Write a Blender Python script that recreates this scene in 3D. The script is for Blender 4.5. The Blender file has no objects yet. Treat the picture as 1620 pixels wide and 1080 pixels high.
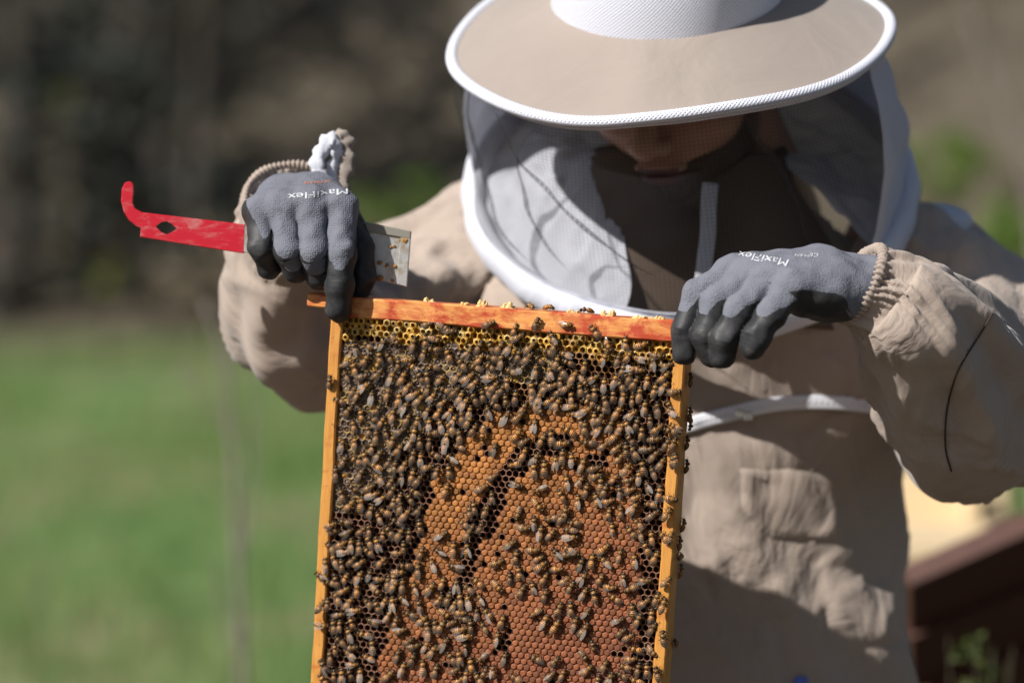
import bpy, math, random
import numpy as np
from mathutils import Vector, Matrix, noise
from mathutils.bvhtree import BVHTree

scene = bpy.context.scene
col = scene.collection
rad = math.radians
rng = np.random.default_rng(7)
random.seed(7)

# ------------------------------------------------------------------ camera
FPX = 4500.0                       # focal length in photo pixels (100 mm on 36 mm, 1620 px)
CAM = np.array([0.0, -2.25, 1.50])
PITCH = rad(3.0)
cam_d = bpy.data.cameras.new('camera')
cam = bpy.data.objects.new('camera', cam_d)
col.objects.link(cam)
cam.location = CAM
cam.rotation_euler = (rad(90) - PITCH, 0, 0)
cam_d.lens = 100
cam_d.sensor_width = 36
cam_d.clip_start = 0.05
cam_d.clip_end = 600
cam_d.dof.use_dof = True
cam_d.dof.focus_distance = 2.225
cam_d.dof.aperture_fstop = 2.5
cam_d.dof.aperture_blades = 9
scene.camera = cam

# ------------------------------------------------------------------ light
SUN_AZ, SUN_EL = rad(54), rad(40)        # left of the camera axis, behind the camera
to_sun = Vector((-math.sin(SUN_AZ) * math.cos(SUN_EL), -math.cos(SUN_AZ) * math.cos(SUN_EL), math.sin(SUN_EL)))
world = bpy.data.worlds.new('World')
scene.world = world
world.use_nodes = True
wn = world.node_tree.nodes
wl = world.node_tree.links
bg = wn['Background']
sky = wn.new('ShaderNodeTexSky')
sky.sky_type = 'NISHITA'
sky.sun_disc = False
sky.sun_elevation = SUN_EL
sky.sun_rotation = math.atan2(to_sun.x, to_sun.y)
wl.new(sky.outputs[0], bg.inputs[0])
bg.inputs[1].default_value = 0.05
sun_d = bpy.data.lights.new('sun', 'SUN')
sun_d.energy = 5.0
sun_d.angle = rad(0.53)
sun_d.color = (1.0, 0.97, 0.925)
sun = bpy.data.objects.new('sun', sun_d)
col.objects.link(sun)
sun.rotation_euler = to_sun.to_track_quat('Z', 'Y').to_euler()
sun.location = (-4, -4, 6)
vs = scene.view_settings
vs.view_transform = 'Standard'
vs.look = 'None'
vs.exposure = 0.45
vs.gamma = 1.0
scene.cycles.max_bounces = 8
scene.cycles.transparent_max_bounces = 12

# ------------------------------------------------------------------ helpers
def ray(px, py):
    x, y = (px - 810) / FPX, (540 - py) / FPX
    f = np.array([0, math.cos(PITCH), -math.sin(PITCH)])
    u = np.array([0, math.sin(PITCH), math.cos(PITCH)])
    return f + x * np.array([1.0, 0, 0]) + y * u

def at(px, py, Y):
    """world point at depth Y that the photo shows at pixel px, py"""
    d = ray(px, py)
    return CAM + d * ((Y - CAM[1]) / d[1])

def mesh_obj(name, verts, faces, mat=None, parent=None, smooth=True, attrs=None, loc=None, mats=None, midx=None):
    me = bpy.data.meshes.new(name)
    v = np.asarray(verts, float)
    if loc is not None:
        v = v - np.asarray(loc, float)
    me.from_pydata(v.tolist(), [], faces if isinstance(faces, list) else faces.tolist())
    if attrs:
        for k, a in attrs.items():
            a = np.asarray(a, np.float32)
            if a.ndim == 1:
                at_ = me.attributes.new(k, 'FLOAT', 'POINT')
                at_.data.foreach_set('value', a)
            elif a.shape[1] == 4:
                at_ = me.attributes.new(k, 'FLOAT_COLOR', 'POINT')
                at_.data.foreach_set('color', a.ravel())
            else:
                at_ = me.attributes.new(k, 'FLOAT_VECTOR', 'POINT')
                at_.data.foreach_set('vector', a.ravel())
    for m in (mats or ([mat] if mat else [])):
        me.materials.append(m)
    if midx is not None:
        me.polygons.foreach_set('material_index', np.asarray(midx, np.int32))
    if smooth:
        me.polygons.foreach_set('use_smooth', np.ones(len(me.polygons), bool))
    me.update()
    o = bpy.data.objects.new(name, me)
    col.objects.link(o)
    if loc is not None:
        o.location = loc
    if parent is not None:
        o.parent = parent
    return o

def empty(name, loc=(0, 0, 0)):
    o = bpy.data.objects.new(name, None)
    o.empty_display_size = 0.05
    o.location = loc
    col.objects.link(o)
    return o

def tag(o, label, cat, group=None):
    o['label'] = label
    o['category'] = cat
    if group:
        o['group'] = group
    return o

def loft(rings, close_u=True, cap0=False, cap1=False):
    rings = np.asarray(rings, float)
    n, m, _ = rings.shape
    faces = []
    for i in range(n - 1):
        for j in range(m if close_u else m - 1):
            k = (j + 1) % m
            faces.append((i * m + j, i * m + k, (i + 1) * m + k, (i + 1) * m + j))
    if cap0:
        faces.append(tuple(range(m - 1, -1, -1)))
    if cap1:
        faces.append(tuple((n - 1) * m + j for j in range(m)))
    return rings.reshape(-1, 3), faces

def smooth_path(pts, n):
    """Catmull-Rom through rows of pts (any number of columns), n samples"""
    p = np.asarray(pts, float)
    p = np.vstack([2 * p[0] - p[1], p, 2 * p[-1] - p[-2]])
    m = len(p) - 3
    out = []
    for t in np.linspace(0, m - 1e-9, n):
        i = int(t); f = t - i
        a, b, c, d = p[i], p[i + 1], p[i + 2], p[i + 3]
        out.append(0.5 * ((2 * b) + (c - a) * f + (2 * a - 5 * b + 4 * c - d) * f * f + (3 * b - a - 3 * c + d) * f ** 3))
    return np.array(out)

def frames(path, up=(0, 0, 1)):
    p = np.asarray(path, float)
    t = np.gradient(p, axis=0)
    t /= np.linalg.norm(t, axis=1)[:, None]
    a = np.asarray(up, float)
    a = a - t[0] * a.dot(t[0])
    a /= np.linalg.norm(a)
    A, B = [], []
    for i in range(len(p)):
        a = a - t[i] * a.dot(t[i])
        a /= np.linalg.norm(a)
        A.append(a.copy()); B.append(np.cross(t[i], a))
    return t, np.array(A), np.array(B)

def tube(path, r, n=8, up=(0, 0, 1), caps=True, disp=None, flat=1.0):
    path = np.asarray(path, float)
    t, A, B = frames(path, up)
    r = np.broadcast_to(np.asarray(r, float), (len(path),))
    ang = np.linspace(0, 2 * math.pi, n, endpoint=False)
    rings = []
    for i in range(len(path)):
        rr = np.full(n, r[i])
        if disp is not None:
            rr = rr + disp(i, ang, path[i])
        rings.append(path[i] + (np.cos(ang) * rr)[:, None] * A[i] + (np.sin(ang) * rr * flat)[:, None] * B[i])
    return loft(rings, True, caps, caps)

def join_geo(parts):
    V, F, o = [], [], 0
    for v, f in parts:
        V.append(np.asarray(v, float)); F += [tuple(int(k) + o for k in q) for q in f]; o += len(v)
    return np.vstack(V), F

def box_geo(x0, x1, y0, y1, z0, z1, bev=0.0):
    b = bev
    if b <= 0:
        v = [(x, y, z) for z in (z0, z1) for y in (y0, y1) for x in (x0, x1)]
        f = [(0, 2, 3, 1), (4, 5, 7, 6), (0, 1, 5, 4), (2, 6, 7, 3), (0, 4, 6, 2), (1, 3, 7, 5)]
        return np.array(v, float), f
    # box with chamfered edges: three sets of corner points
    v, idx = [], {}
    for sx in (0, 1):
        for sy in (0, 1):
            for sz in (0, 1):
                X, Y, Z = (x0, x1)[sx], (y0, y1)[sy], (z0, z1)[sz]
                ix, iy, iz = X + (b, -b)[sx], Y + (b, -b)[sy], Z + (b, -b)[sz]
                for k, q in enumerate(((X, iy, iz), (ix, Y, iz), (ix, iy, Z))):
                    idx[sx, sy, sz, k] = len(v); v.append(q)
    f = []
    for s in (0, 1):
        q = [idx[s, 0, 0, 0], idx[s, 1, 0, 0], idx[s, 1, 1, 0], idx[s, 0, 1, 0]]; f.append(tuple(q if s else q[::-1]))
        q = [idx[0, s, 0, 1], idx[0, s, 1, 1], idx[1, s, 1, 1], idx[1, s, 0, 1]]; f.append(tuple(q if s else q[::-1]))
        q = [idx[0, 0, s, 2], idx[1, 0, s, 2], idx[1, 1, s, 2], idx[0, 1, s, 2]]; f.append(tuple(q if s else q[::-1]))
    for a in (0, 1):
        for c in (0, 1):
            f.append((idx[a, c, 0, 0], idx[a, c, 1, 0], idx[a, c, 1, 1], idx[a, c, 0, 1]))
            f.append((idx[a, 0, c, 0], idx[a, 1, c, 0], idx[a, 1, c, 2], idx[a, 0, c, 2]))
            f.append((idx[0, a, c, 1], idx[1, a, c, 1], idx[1, a, c, 2], idx[0, a, c, 2]))
            for d in (0, 1):
                f.append((idx[a, c, d, 0], idx[a, c, d, 1], idx[a, c, d, 2]))
    return np.array(v, float), f

# ---- signed distance shapes and surface extraction
def sd_cone(p, a, b, ra, rb):
    a = np.asarray(a, float); b = np.asarray(b, float)
    d = b - a
    h = np.clip(((p - a) @ d) / d.dot(d), 0, 1)
    return np.linalg.norm(p - a - h[:, None] * d, axis=1) - (ra + (rb - ra) * h)

def sd_ell(p, c, r):
    q = p - np.asarray(c, float); r = np.asarray(r, float)
    k0 = np.linalg.norm(q / r, axis=1); k1 = np.linalg.norm(q / (r * r), axis=1)
    return k0 * (k0 - 1) / np.maximum(k1, 1e-9)

def smin(a, b, k):
    h = np.clip(0.5 + 0.5 * (b - a) / k, 0, 1)
    return b * (1 - h) + a * h - k * h * (1 - h)

def smax(a, b, k):
    return -smin(-a, -b, k)

def surface(f, lo, hi, h):
    lo = np.asarray(lo, float); hi = np.asarray(hi, float)
    n = np.ceil((hi - lo) / h).astype(int) + 1
    ax = [lo[i] + h * np.arange(n[i]) for i in range(3)]
    vals = np.empty(n)
    Yg, Zg = np.meshgrid(ax[1], ax[2], indexing='ij')
    step = max(1, int(400000 / (n[1] * n[2])))
    for i0 in range(0, n[0], step):
        xs = ax[0][i0:i0 + step]
        P = np.stack([np.repeat(xs, n[1] * n[2]), np.tile(Yg.ravel(), len(xs)), np.tile(Zg.ravel(), len(xs))], 1)
        vals[i0:i0 + step] = f(P).reshape(len(xs), n[1], n[2])
    ins = vals < 0
    c = n - 1
    cnt = np.zeros(c); acc = np.zeros((*c, 3))
    offs = [(i, j, k) for i in (0, 1) for j in (0, 1) for k in (0, 1)]
    sl = lambda o: tuple(slice(o[d], o[d] + c[d]) for d in range(3))
    for o in offs:
        for d in range(3):
            if o[d] == 0:
                o2 = list(o); o2[d] = 1
                va, vb = vals[sl(o)], vals[sl(o2)]
                cr = (va < 0) != (vb < 0)
                t = np.where(cr, va / np.where(cr, va - vb, 1), 0)
                cnt += cr
                for e in range(3):
                    acc[..., e] += cr * (o[e] + (t if e == d else 0))
    act = cnt > 0
    ids = -np.ones(c, int)
    ids[act] = np.arange(act.sum())
    idx = np.argwhere(act)
    V = lo + h * (idx + acc[act] / cnt[act][:, None])
    F = []
    for d in range(3):
        e, g = [(1, 2), (2, 0), (0, 1)][d]
        o2 = [0, 0, 0]; o2[d] = 1
        s1 = tuple(slice(0, n[k] - (1 if k == d else 0)) for k in range(3))
        s2 = tuple(slice(1 if k == d else 0, n[k]) for k in range(3))
        cr = ins[s1] != ins[s2]
        q = np.argwhere(cr)
        ok = (q[:, e] > 0) & (q[:, g] > 0) & (q[:, e] < c[e]) & (q[:, g] < c[g])
        q = q[ok]
        inside = ins[s1][tuple(q.T)]
        def cell(de, dg):
            r = q.copy(); r[:, e] += de; r[:, g] += dg
            return ids[tuple(r.T)]
        quad = np.stack([cell(-1, -1), cell(0, -1), cell(0, 0), cell(-1, 0)], 1)
        quad[~inside] = quad[~inside][:, ::-1]
        F.append(quad)
    return V, np.vstack(F)

def crease(q, k, seed):
    """narrow ridges where two folds of cloth meet"""
    w = noise.noise(Vector((q[0] * k * 0.5 + seed, q[1] * k * 0.5, q[2] * k * 0.5)))
    a = noise.noise(Vector((q[0] * k + 1.3 * w, q[1] * k + seed, q[2] * k * 0.7 - 1.3 * w)))
    return max(0.0, 1 - abs(a) * 3.2) ** 2

def fbm(p, scale, seed=0.0, oct=3):
    return noise.fractal(Vector((p[0] * scale + seed, p[1] * scale - seed, p[2] * scale + 2 * seed)), 0.9, 2.0, oct)

# ------------------------------------------------------------------ materials
def mat(name, color=(0.5, 0.5, 0.5), rough=0.6, spec=0.4, metal=0.0):
    m = bpy.data.materials.new(name)
    m.use_nodes = True
    b = m.node_tree.nodes['Principled BSDF']
    b.inputs['Base Color'].default_value = (*color, 1)
    b.inputs['Roughness'].default_value = rough
    b.inputs['Specular IOR Level'].default_value = spec
    b.inputs['Metallic'].default_value = metal
    return m, m.node_tree.nodes, m.node_tree.links, b

def texco(n, l, kind='Object', scale=(1, 1, 1)):
    t = n.new('ShaderNodeTexCoord'); mp = n.new('ShaderNodeMapping')
    mp.inputs['Scale'].default_value = scale
    l.new(t.outputs[kind], mp.inputs[0])
    return mp.outputs[0]

def nz(n, l, vec, scale, detail=4, rough=0.55, dist=0.0):
    t = n.new('ShaderNodeTexNoise')
    t.inputs['Scale'].default_value = scale
    t.inputs['Detail'].default_value = detail
    t.inputs['Roughness'].default_value = rough
    t.inputs['Distortion'].default_value = dist
    if vec is not None:
        l.new(vec, t.inputs['Vector'])
    return t.outputs['Fac']

def ramp(n, l, fac, stops):
    r = n.new('ShaderNodeValToRGB')
    e = r.color_ramp.elements
    while len(e) < len(stops):
        e.new(0.5)
    for el, (p, c) in zip(e, stops):
        el.position = p
        el.color = (*c, 1) if len(c) == 3 else c
    l.new(fac, r.inputs[0])
    return r.outputs[0]

def mix(n, l, fac, a, b, mode='MIX'):
    m = n.new('ShaderNodeMix'); m.data_type = 'RGBA'; m.blend_type = mode
    for sock, v in ((m.inputs[0], fac), (m.inputs[6], a), (m.inputs[7], b)):
        if isinstance(v, bpy.types.NodeSocket):
            l.new(v, sock)
        elif isinstance(v, (int, float)):
            sock.default_value = v
        else:
            sock.default_value = (*v, 1)
    return m.outputs[2]

def bump(n, l, b, height, strength, dist, prev=None):
    m = n.new('ShaderNodeBump')
    m.inputs['Strength'].default_value = strength
    m.inputs['Distance'].default_value = dist
    l.new(height, m.inputs['Height'])
    if prev is not None:
        l.new(prev, m.inputs['Normal'])
    if b is not None:
        l.new(m.outputs[0], b.inputs['Normal'])
    return m.outputs[0]

def attr(n, name, out='Fac'):
    a = n.new('ShaderNodeAttribute'); a.attribute_name = name
    return a.outputs[out]

def fabric(name, c1, c2, rough=0.85, weave=900.0, wr=0.6, trans=0.0):
    m, n, l, b = mat(name, c1, rough, 0.2)
    v = texco(n, l)
    l.new(mix(n, l, ramp(n, l, nz(n, l, v, 6, 5, 0.6), [(0.3, (0, 0, 0)), (0.75, (1, 1, 1))]), c1, c2), b.inputs['Base Color'])
    v3 = texco(n, l, 'Object', (1.0, 1.0, 0.55))
    p = bump(n, l, None, nz(n, l, v3, 11, 4, 0.5, 1.6), wr, 0.012)
    bump(n, l, b, nz(n, l, v, weave, 2, 0.6), 0.35, 0.0006, p)
    b.inputs['Sheen Weight'].default_value = 0.15
    if trans > 0:
        t = n.new('ShaderNodeBsdfTranslucent'); t.inputs[0].default_value = (*c1, 1)
        mx = n.new('ShaderNodeMixShader'); mx.inputs[0].default_value = trans
        l.new(b.outputs[0], mx.inputs[1]); l.new(t.outputs[0], mx.inputs[2])
        l.new(mx.outputs[0], n['Material Output'].inputs[0])
    return m

M = {}
M['jacket'] = fabric('jacket_cloth', (0.385, 0.312, 0.260), (0.335, 0.268, 0.222), wr=0.9)
M['hat'] = fabric('hat_cloth', (0.325, 0.272, 0.235), (0.285, 0.238, 0.205), weave=700, wr=0.25, trans=0.05)
M['white'] = fabric('white_cloth', (0.70, 0.71, 0.77), (0.66, 0.67, 0.74), weave=500, wr=0.55, trans=0.22)
M['trousers'] = fabric('trouser_cloth', (0.20, 0.19, 0.18), (0.16, 0.15, 0.14))
M['boot'] = mat('boot_rubber', (0.03, 0.035, 0.03), 0.5)[0]
M['seam'] = mat('seam_thread', (0.065, 0.048, 0.038), 0.9, 0.1)[0]

def mk_weave():
    # white mesh tape: small holes laid out in the strip's own coordinates
    m, n, l, b = mat('white_mesh_tape', (0.76, 0.76, 0.78), 0.7, 0.3)
    s = attr(n, 'strip', 'Vector')
    mp = n.new('ShaderNodeMapping'); mp.inputs['Rotation'].default_value = (0, 0, rad(45)); l.new(s, mp.inputs[0])
    ck = n.new('ShaderNodeTexVoronoi'); ck.inputs['Scale'].default_value = 400; ck.inputs['Randomness'].default_value = 0.0
    l.new(mp.outputs[0], ck.inputs['Vector'])
    f = ramp(n, l, ck.outputs['Distance'], [(0.2, (0, 0, 0)), (0.45, (1, 1, 1))])
    l.new(mix(n, l, f, (0.56, 0.57, 0.64), (0.75, 0.76, 0.84)), b.inputs['Base Color'])
    bump(n, l, b, f, 0.7, 0.0014)
    return m
M['tape'] = mk_weave()
M['panel'] = fabric('thin_white_cloth', (0.74, 0.75, 0.82), (0.70, 0.71, 0.78), weave=500, wr=0.7, trans=0.42)

def mk_tulle():
    m, n, l, b = mat('black_tulle', (0.02, 0.02, 0.022), 0.5, 0.3)
    tr = n.new('ShaderNodeBsdfTransparent')
    mx = n.new('ShaderNodeMixShader')
    v = texco(n, l)
    f = ramp(n, l, nz(n, l, v, 22, 3), [(0.3, (0.20, 0.20, 0.20)), (0.75, (0.33, 0.33, 0.33))])
    sv = attr(n, 'strip', 'Vector')
    wsum = None
    for ax_ in ('X', 'Y'):
        w = n.new('ShaderNodeTexWave'); w.bands_direction = ax_; w.inputs['Scale'].default_value = 85; w.inputs['Distortion'].default_value = 0.3
        l.new(sv, w.inputs['Vector'])
        if wsum is None: wsum = w.outputs['Fac']
        else:
            mx2 = n.new('ShaderNodeMath'); mx2.operation = 'MAXIMUM'; l.new(wsum, mx2.inputs[0]); l.new(w.outputs['Fac'], mx2.inputs[1]); wsum = mx2.outputs[0]
    ma = n.new('ShaderNodeMath'); ma.operation = 'MULTIPLY_ADD'; l.new(wsum, ma.inputs[0]); ma.inputs[1].default_value = 0.24; l.new(f, ma.inputs[2])
    sb = n.new('ShaderNodeMath'); sb.operation = 'SUBTRACT'; l.new(ma.outputs[0], sb.inputs[0]); sb.inputs[1].default_value = 0.15
    l.new(sb.outputs[0], mx.inputs[0])
    l.new(tr.outputs[0], mx.inputs[1]); l.new(b.outputs[0], mx.inputs[2])
    l.new(mx.outputs[0], n['Material Output'].inputs[0])
    return m
M['tulle'] = mk_tulle()

def mk_glove():
    m, n, l, b = mat('grey_knit_black_nitrile', (0.2, 0.2, 0.24), 0.8, 0.3)
    v = texco(n, l)
    coat = attr(n, 'coat')
    wob = n.new('ShaderNodeMath'); wob.operation = 'MULTIPLY_ADD'
    l.new(nz(n, l, v, 220, 3), wob.inputs[0]); wob.inputs[1].default_value = 0.22; l.new(coat, wob.inputs[2])
    f = ramp(n, l, wob.outputs[0], [(0.58, (0, 0, 0)), (0.63, (1, 1, 1))])
    grey = mix(n, l, nz(n, l, v, 90, 4), (0.122, 0.126, 0.152), (0.172, 0.176, 0.205))
    blk = mix(n, l, ramp(n, l, nz(n, l, v, 60, 5, 0.7), [(0.45, (0, 0, 0)), (0.8, (1, 1, 1))]), (0.022, 0.022, 0.024), (0.060, 0.058, 0.056))
    l.new(mix(n, l, f, grey, blk), b.inputs['Base Color'])
    rr = n.new('ShaderNodeMapRange'); l.new(f, rr.inputs[0]); rr.inputs[3].default_value = 0.9; rr.inputs[4].default_value = 0.55
    l.new(rr.outputs[0], b.inputs['Roughness'])
    # knit: fine ribs in the glove's own lengthwise coordinates
    vo = n.new('ShaderNodeTexVoronoi'); vo.inputs['Scale'].default_value = 700; vo.inputs['Randomness'].default_value = 0.55
    l.new(v, vo.inputs['Vector'])
    inv = n.new('ShaderNodeMath'); inv.operation = 'MULTIPLY'; l.new(vo.outputs['Distance'], inv.inputs[0])
    k = n.new('ShaderNodeMath'); k.operation = 'SUBTRACT'; k.inputs[0].default_value = 1.0; l.new(f, k.inputs[1]); l.new(k.outputs[0], inv.inputs[1])
    p = bump(n, l, None, nz(n, l, v, 120, 3), 0.25, 0.0015)
    bump(n, l, b, inv.outputs[0], 0.75, 0.0009, p)
    return m
M['glove'] = mk_glove()
M['print'] = mat('white_print', (0.55, 0.55, 0.58), 0.7)[0]
M['print_orange'] = mat('orange_print', (0.62, 0.22, 0.10), 0.7)[0]

def mk_wood(name, c1, c2, stain=None, sf=(0.52, 0.72), grain=(6, 60, 60), rough=0.5):
    m, n, l, b = mat(name, c1, rough, 0.4)
    v = texco(n, l, 'Object', grain)
    g = nz(n, l, v, 6, 6, 0.6, 0.4)
    c = mix(n, l, ramp(n, l, g, [(0.3, (0, 0, 0)), (0.7, (1, 1, 1))]), c1, c2)
    if stain:
        v2 = texco(n, l, 'Object', (1, 1.6, 1.6))
        s = nz(n, l, v2, 38, 6, 0.65, 0.5)
        c = mix(n, l, ramp(n, l, s, [(sf[0], (0, 0, 0)), (sf[1], (1, 1, 1))]), c, stain)
        s2 = nz(n, l, v2, 150, 3, 0.6)
        c = mix(n, l, ramp(n, l, s2, [(0.66, (0, 0, 0)), (0.74, (0.7, 0.7, 0.7))]), c, (0.16, 0.03, 0.012))
    l.new(c, b.inputs['Base Color'])
    bump(n, l, b, g, 0.35, 0.0012)
    return m
M['pine'] = mk_wood('waxed_pine', (0.60, 0.285, 0.062), (0.47, 0.19, 0.035), (0.40, 0.10, 0.02), (0.56, 0.74), (60, 60, 6))
M['topbar'] = mk_wood('propolis_stained_pine', (0.72, 0.35, 0.11), (0.60, 0.22, 0.05), (0.40, 0.048, 0.014), (0.41, 0.58), (6, 60, 60))
M['barside'] = mk_wood('plain_pine', (0.50, 0.30, 0.10), (0.42, 0.24, 0.08), None, grain=(60, 60, 6))

def mk_wax():
    m, n, l, b = mat('comb_wax', (0.5, 0.3, 0.1), 0.55, 0.35)
    c = attr(n, 'Col', 'Color')
    v = texco(n, l)
    f = nz(n, l, v, 260, 4, 0.7)
    l.new(mix(n, l, 0.55, c, mix(n, l, f, (0.35, 0.32, 0.30), (1.35, 1.3, 1.25)), 'MULTIPLY'), b.inputs['Base Color'])
    l.new(attr(n, 'gloss'), b.inputs['Roughness'])
    bump(n, l, b, nz(n, l, v, 700, 4, 0.7), 0.5, 0.0008)
    b.inputs['Subsurface Weight'].default_value = 0.0
    return m
M['wax'] = mk_wax()
M['burr'] = mat('pale_burr_wax', (0.66, 0.45, 0.19), 0.5, 0.4)[0]
M['burr'].node_tree.nodes['Principled BSDF'].inputs['Subsurface Weight'].default_value = 0.25
M['burr'].node_tree.nodes['Principled BSDF'].inputs['Subsurface Radius'].default_value = (0.004, 0.002, 0.001)

def mk_bee():
    m, n, l, b = mat('bee_body', (0.1, 0.07, 0.03), 0.55, 0.4)
    c = attr(n, 'Col', 'Color')
    oi = n.new('ShaderNodeObjectInfo')
    rb = attr(n, 'tone')
    add = n.new('ShaderNodeMath'); add.operation = 'ADD'; l.new(oi.outputs['Random'], add.inputs[0]); l.new(rb, add.inputs[1])
    fr = n.new('ShaderNodeMath'); fr.operation = 'FRACT'; l.new(add.outputs[0], fr.inputs[0])
    t = ramp(n, l, fr.outputs[0], [(0.0, (0.58, 0.46, 0.34)), (0.5, (1.05, 0.80, 0.52)), (1.0, (1.70, 1.18, 0.62))])
    v = texco(n, l)
    f = nz(n, l, v, 1500, 3, 0.7)
    c2 = mix(n, l, 1.0, c, t, 'MULTIPLY')
    l.new(mix(n, l, 0.6, c2, mix(n, l, f, (0.6, 0.58, 0.55), (1.45, 1.42, 1.35)), 'MULTIPLY'), b.inputs['Base Color'])
    bump(n, l, b, f, 0.35, 0.0005)
    b.inputs['Roughness'].default_value = 0.34
    return m
M['bee'] = mk_bee()

def mk_wing():
    m, n, l, b = mat('bee_wing', (0.50, 0.46, 0.42), 0.16, 1.0)
    tr = n.new('ShaderNodeBsdfTransparent'); tr.inputs[0].default_value = (0.97, 0.95, 0.92, 1)
    mx = n.new('ShaderNodeMixShader')
    v = texco(n, l)
    oi = n.new('ShaderNodeObjectInfo')
    ad = n.new('ShaderNodeMath'); ad.operation = 'ADD'; l.new(oi.outputs['Random'], ad.inputs[0]); l.new(attr(n, 'tone'), ad.inputs[1])
    fr = n.new('ShaderNodeMath'); fr.operation = 'FRACT'; l.new(ad.outputs[0], fr.inputs[0])
    f = ramp(n, l, fr.outputs[0], [(0.0, (0.04, 0.04, 0.04)), (0.72, (0.10, 0.10, 0.10)), (1.0, (0.44, 0.44, 0.44))])
    l.new(f, mx.inputs[0])
    l.new(tr.outputs[0], mx.inputs[1]); l.new(b.outputs[0], mx.inputs[2])
    l.new(mx.outputs[0], n['Material Output'].inputs[0])
    return m
M['wing'] = mk_wing()

def mk_paint_red():
    m, n, l, b = mat('worn_red_paint', (0.62, 0.012, 0.02), 0.38, 0.5)
    v = texco(n, l)
    v4 = texco(n, l, 'Object', (1, 3.5, 3.5))
    s = ramp(n, l, nz(n, l, v4, 34, 8, 0.8, 0.8), [(0.50, (0, 0, 0)), (0.66, (1, 1, 1))])
    l.new(mix(n, l, s, (0.50, 0.008, 0.022), (0.50, 0.17, 0.16)), b.inputs['Base Color'])
    bump(n, l, b, s, 0.15, 0.0005)
    return m
M['red'] = mk_paint_red()

def mk_steel():
    m, n, l, b = mat('dirty_steel', (0.5, 0.49, 0.46), 0.42, 0.5, 0.35)
    v = texco(n, l)
    s = ramp(n, l, nz(n, l, v, 70, 6, 0.7, 0.8), [(0.50, (0, 0, 0)), (0.72, (1, 1, 1))])
    l.new(mix(n, l, s, (0.46, 0.45, 0.43), (0.30, 0.22, 0.10)), b.inputs['Base Color'])
    d = ramp(n, l, nz(n, l, v, 300, 4), [(0.4, (0.35,) * 3), (0.7, (0.65,) * 3)])
    l.new(d, b.inputs['Roughness'])
    bump(n, l, b, nz(n, l, v, 200, 5, 0.7), 0.3, 0.0008)
    return m
M['steel'] = mk_steel()

def mk_skin():
    m, n, l, b = mat('skin', (0.40, 0.22, 0.15), 0.5, 0.4)
    v = texco(n, l)
    lip = attr(n, 'lip')
    c = mix(n, l, nz(n, l, v, 60, 4), (0.50, 0.29, 0.20), (0.42, 0.23, 0.155))
    stub = attr(n, 'stub')
    sm_ = n.new('ShaderNodeMath'); sm_.operation = 'MULTIPLY'; l.new(stub, sm_.inputs[0]); l.new(ramp(n, l, nz(n, l, v, 420, 3, 0.7), [(0.3, (0.55, 0.55, 0.55)), (0.6, (1, 1, 1))]), sm_.inputs[1])
    c = mix(n, l, sm_.outputs[0], c, (0.045, 0.028, 0.018))
    l.new(mix(n, l, lip, c, (0.115, 0.045, 0.04)), b.inputs['Base Color'])
    bump(n, l, b, nz(n, l, v, 700, 3), 0.2, 0.0006)
    return m
M['skin'] = mk_skin()
M['hair'] = mat('dark_hair', (0.065, 0.042, 0.028), 0.75, 0.3)[0]
M['dark_collar'] = mat('dark_brown_cloth', (0.115, 0.085, 0.066), 0.95, 0.1)[0]

def leafmat(name, c1, c2, trans=0.35):
    m, n, l, b = mat(name, c1, 0.6, 0.3)
    g = n.new('ShaderNodeNewGeometry')
    c = mix(n, l, g.outputs['Random Per Island'], c1, c2)
    l.new(c, b.inputs['Base Color'])
    t = n.new('ShaderNodeBsdfTranslucent'); l.new(c, t.inputs[0])
    mx = n.new('ShaderNodeMixShader'); mx.inputs[0].default_value = trans
    l.new(b.outputs[0], mx.inputs[1]); l.new(t.outputs[0], mx.inputs[2])
    l.new(mx.outputs[0], n['Material Output'].inputs[0])
    return m
M['conifer'] = leafmat('conifer_needles', (0.034, 0.042, 0.036), (0.054, 0.060, 0.048), 0.1)
M['twigs'] = leafmat('dry_twigs_and_old_leaves', (0.15, 0.12, 0.080), (0.22, 0.18, 0.12), 0.2)
M['spring'] = leafmat('spring_leaves', (0.12, 0.20, 0.035), (0.20, 0.28, 0.06), 0.4)
M['yellow'] = leafmat('yellow_blossom', (0.35, 0.33, 0.05), (0.25, 0.28, 0.05), 0.3)
M['weed'] = leafmat('dull_weed_leaves', (0.045, 0.065, 0.016), (0.085, 0.10, 0.02), 0.3)
M['grass'] = leafmat('grass_blades', (0.12, 0.23, 0.055), (0.23, 0.26, 0.10), 0.3)

def mk_bark(name, c1, c2):
    m, n, l, b = mat(name, c1, 0.9, 0.15)
    v = texco(n, l, 'Object', (8, 8, 1.5))
    f = nz(n, l, v, 2.5, 6, 0.7)
    l.new(mix(n, l, f, c1, c2), b.inputs['Base Color'])
    bump(n, l, b, f, 0.8, 0.03)
    return m
M['bark'] = mk_bark('dark_bark', (0.05, 0.042, 0.036), (0.10, 0.085, 0.07))
M['greybark'] = mk_bark('grey_bark', (0.17, 0.145, 0.12), (0.27, 0.235, 0.20))
M['greystem'] = mk_bark('shrub_stem', (0.07, 0.07, 0.04), (0.11, 0.10, 0.06))
M['tanbark'] = mk_bark('tan_bark', (0.27, 0.16, 0.09), (0.34, 0.21, 0.125))

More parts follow.
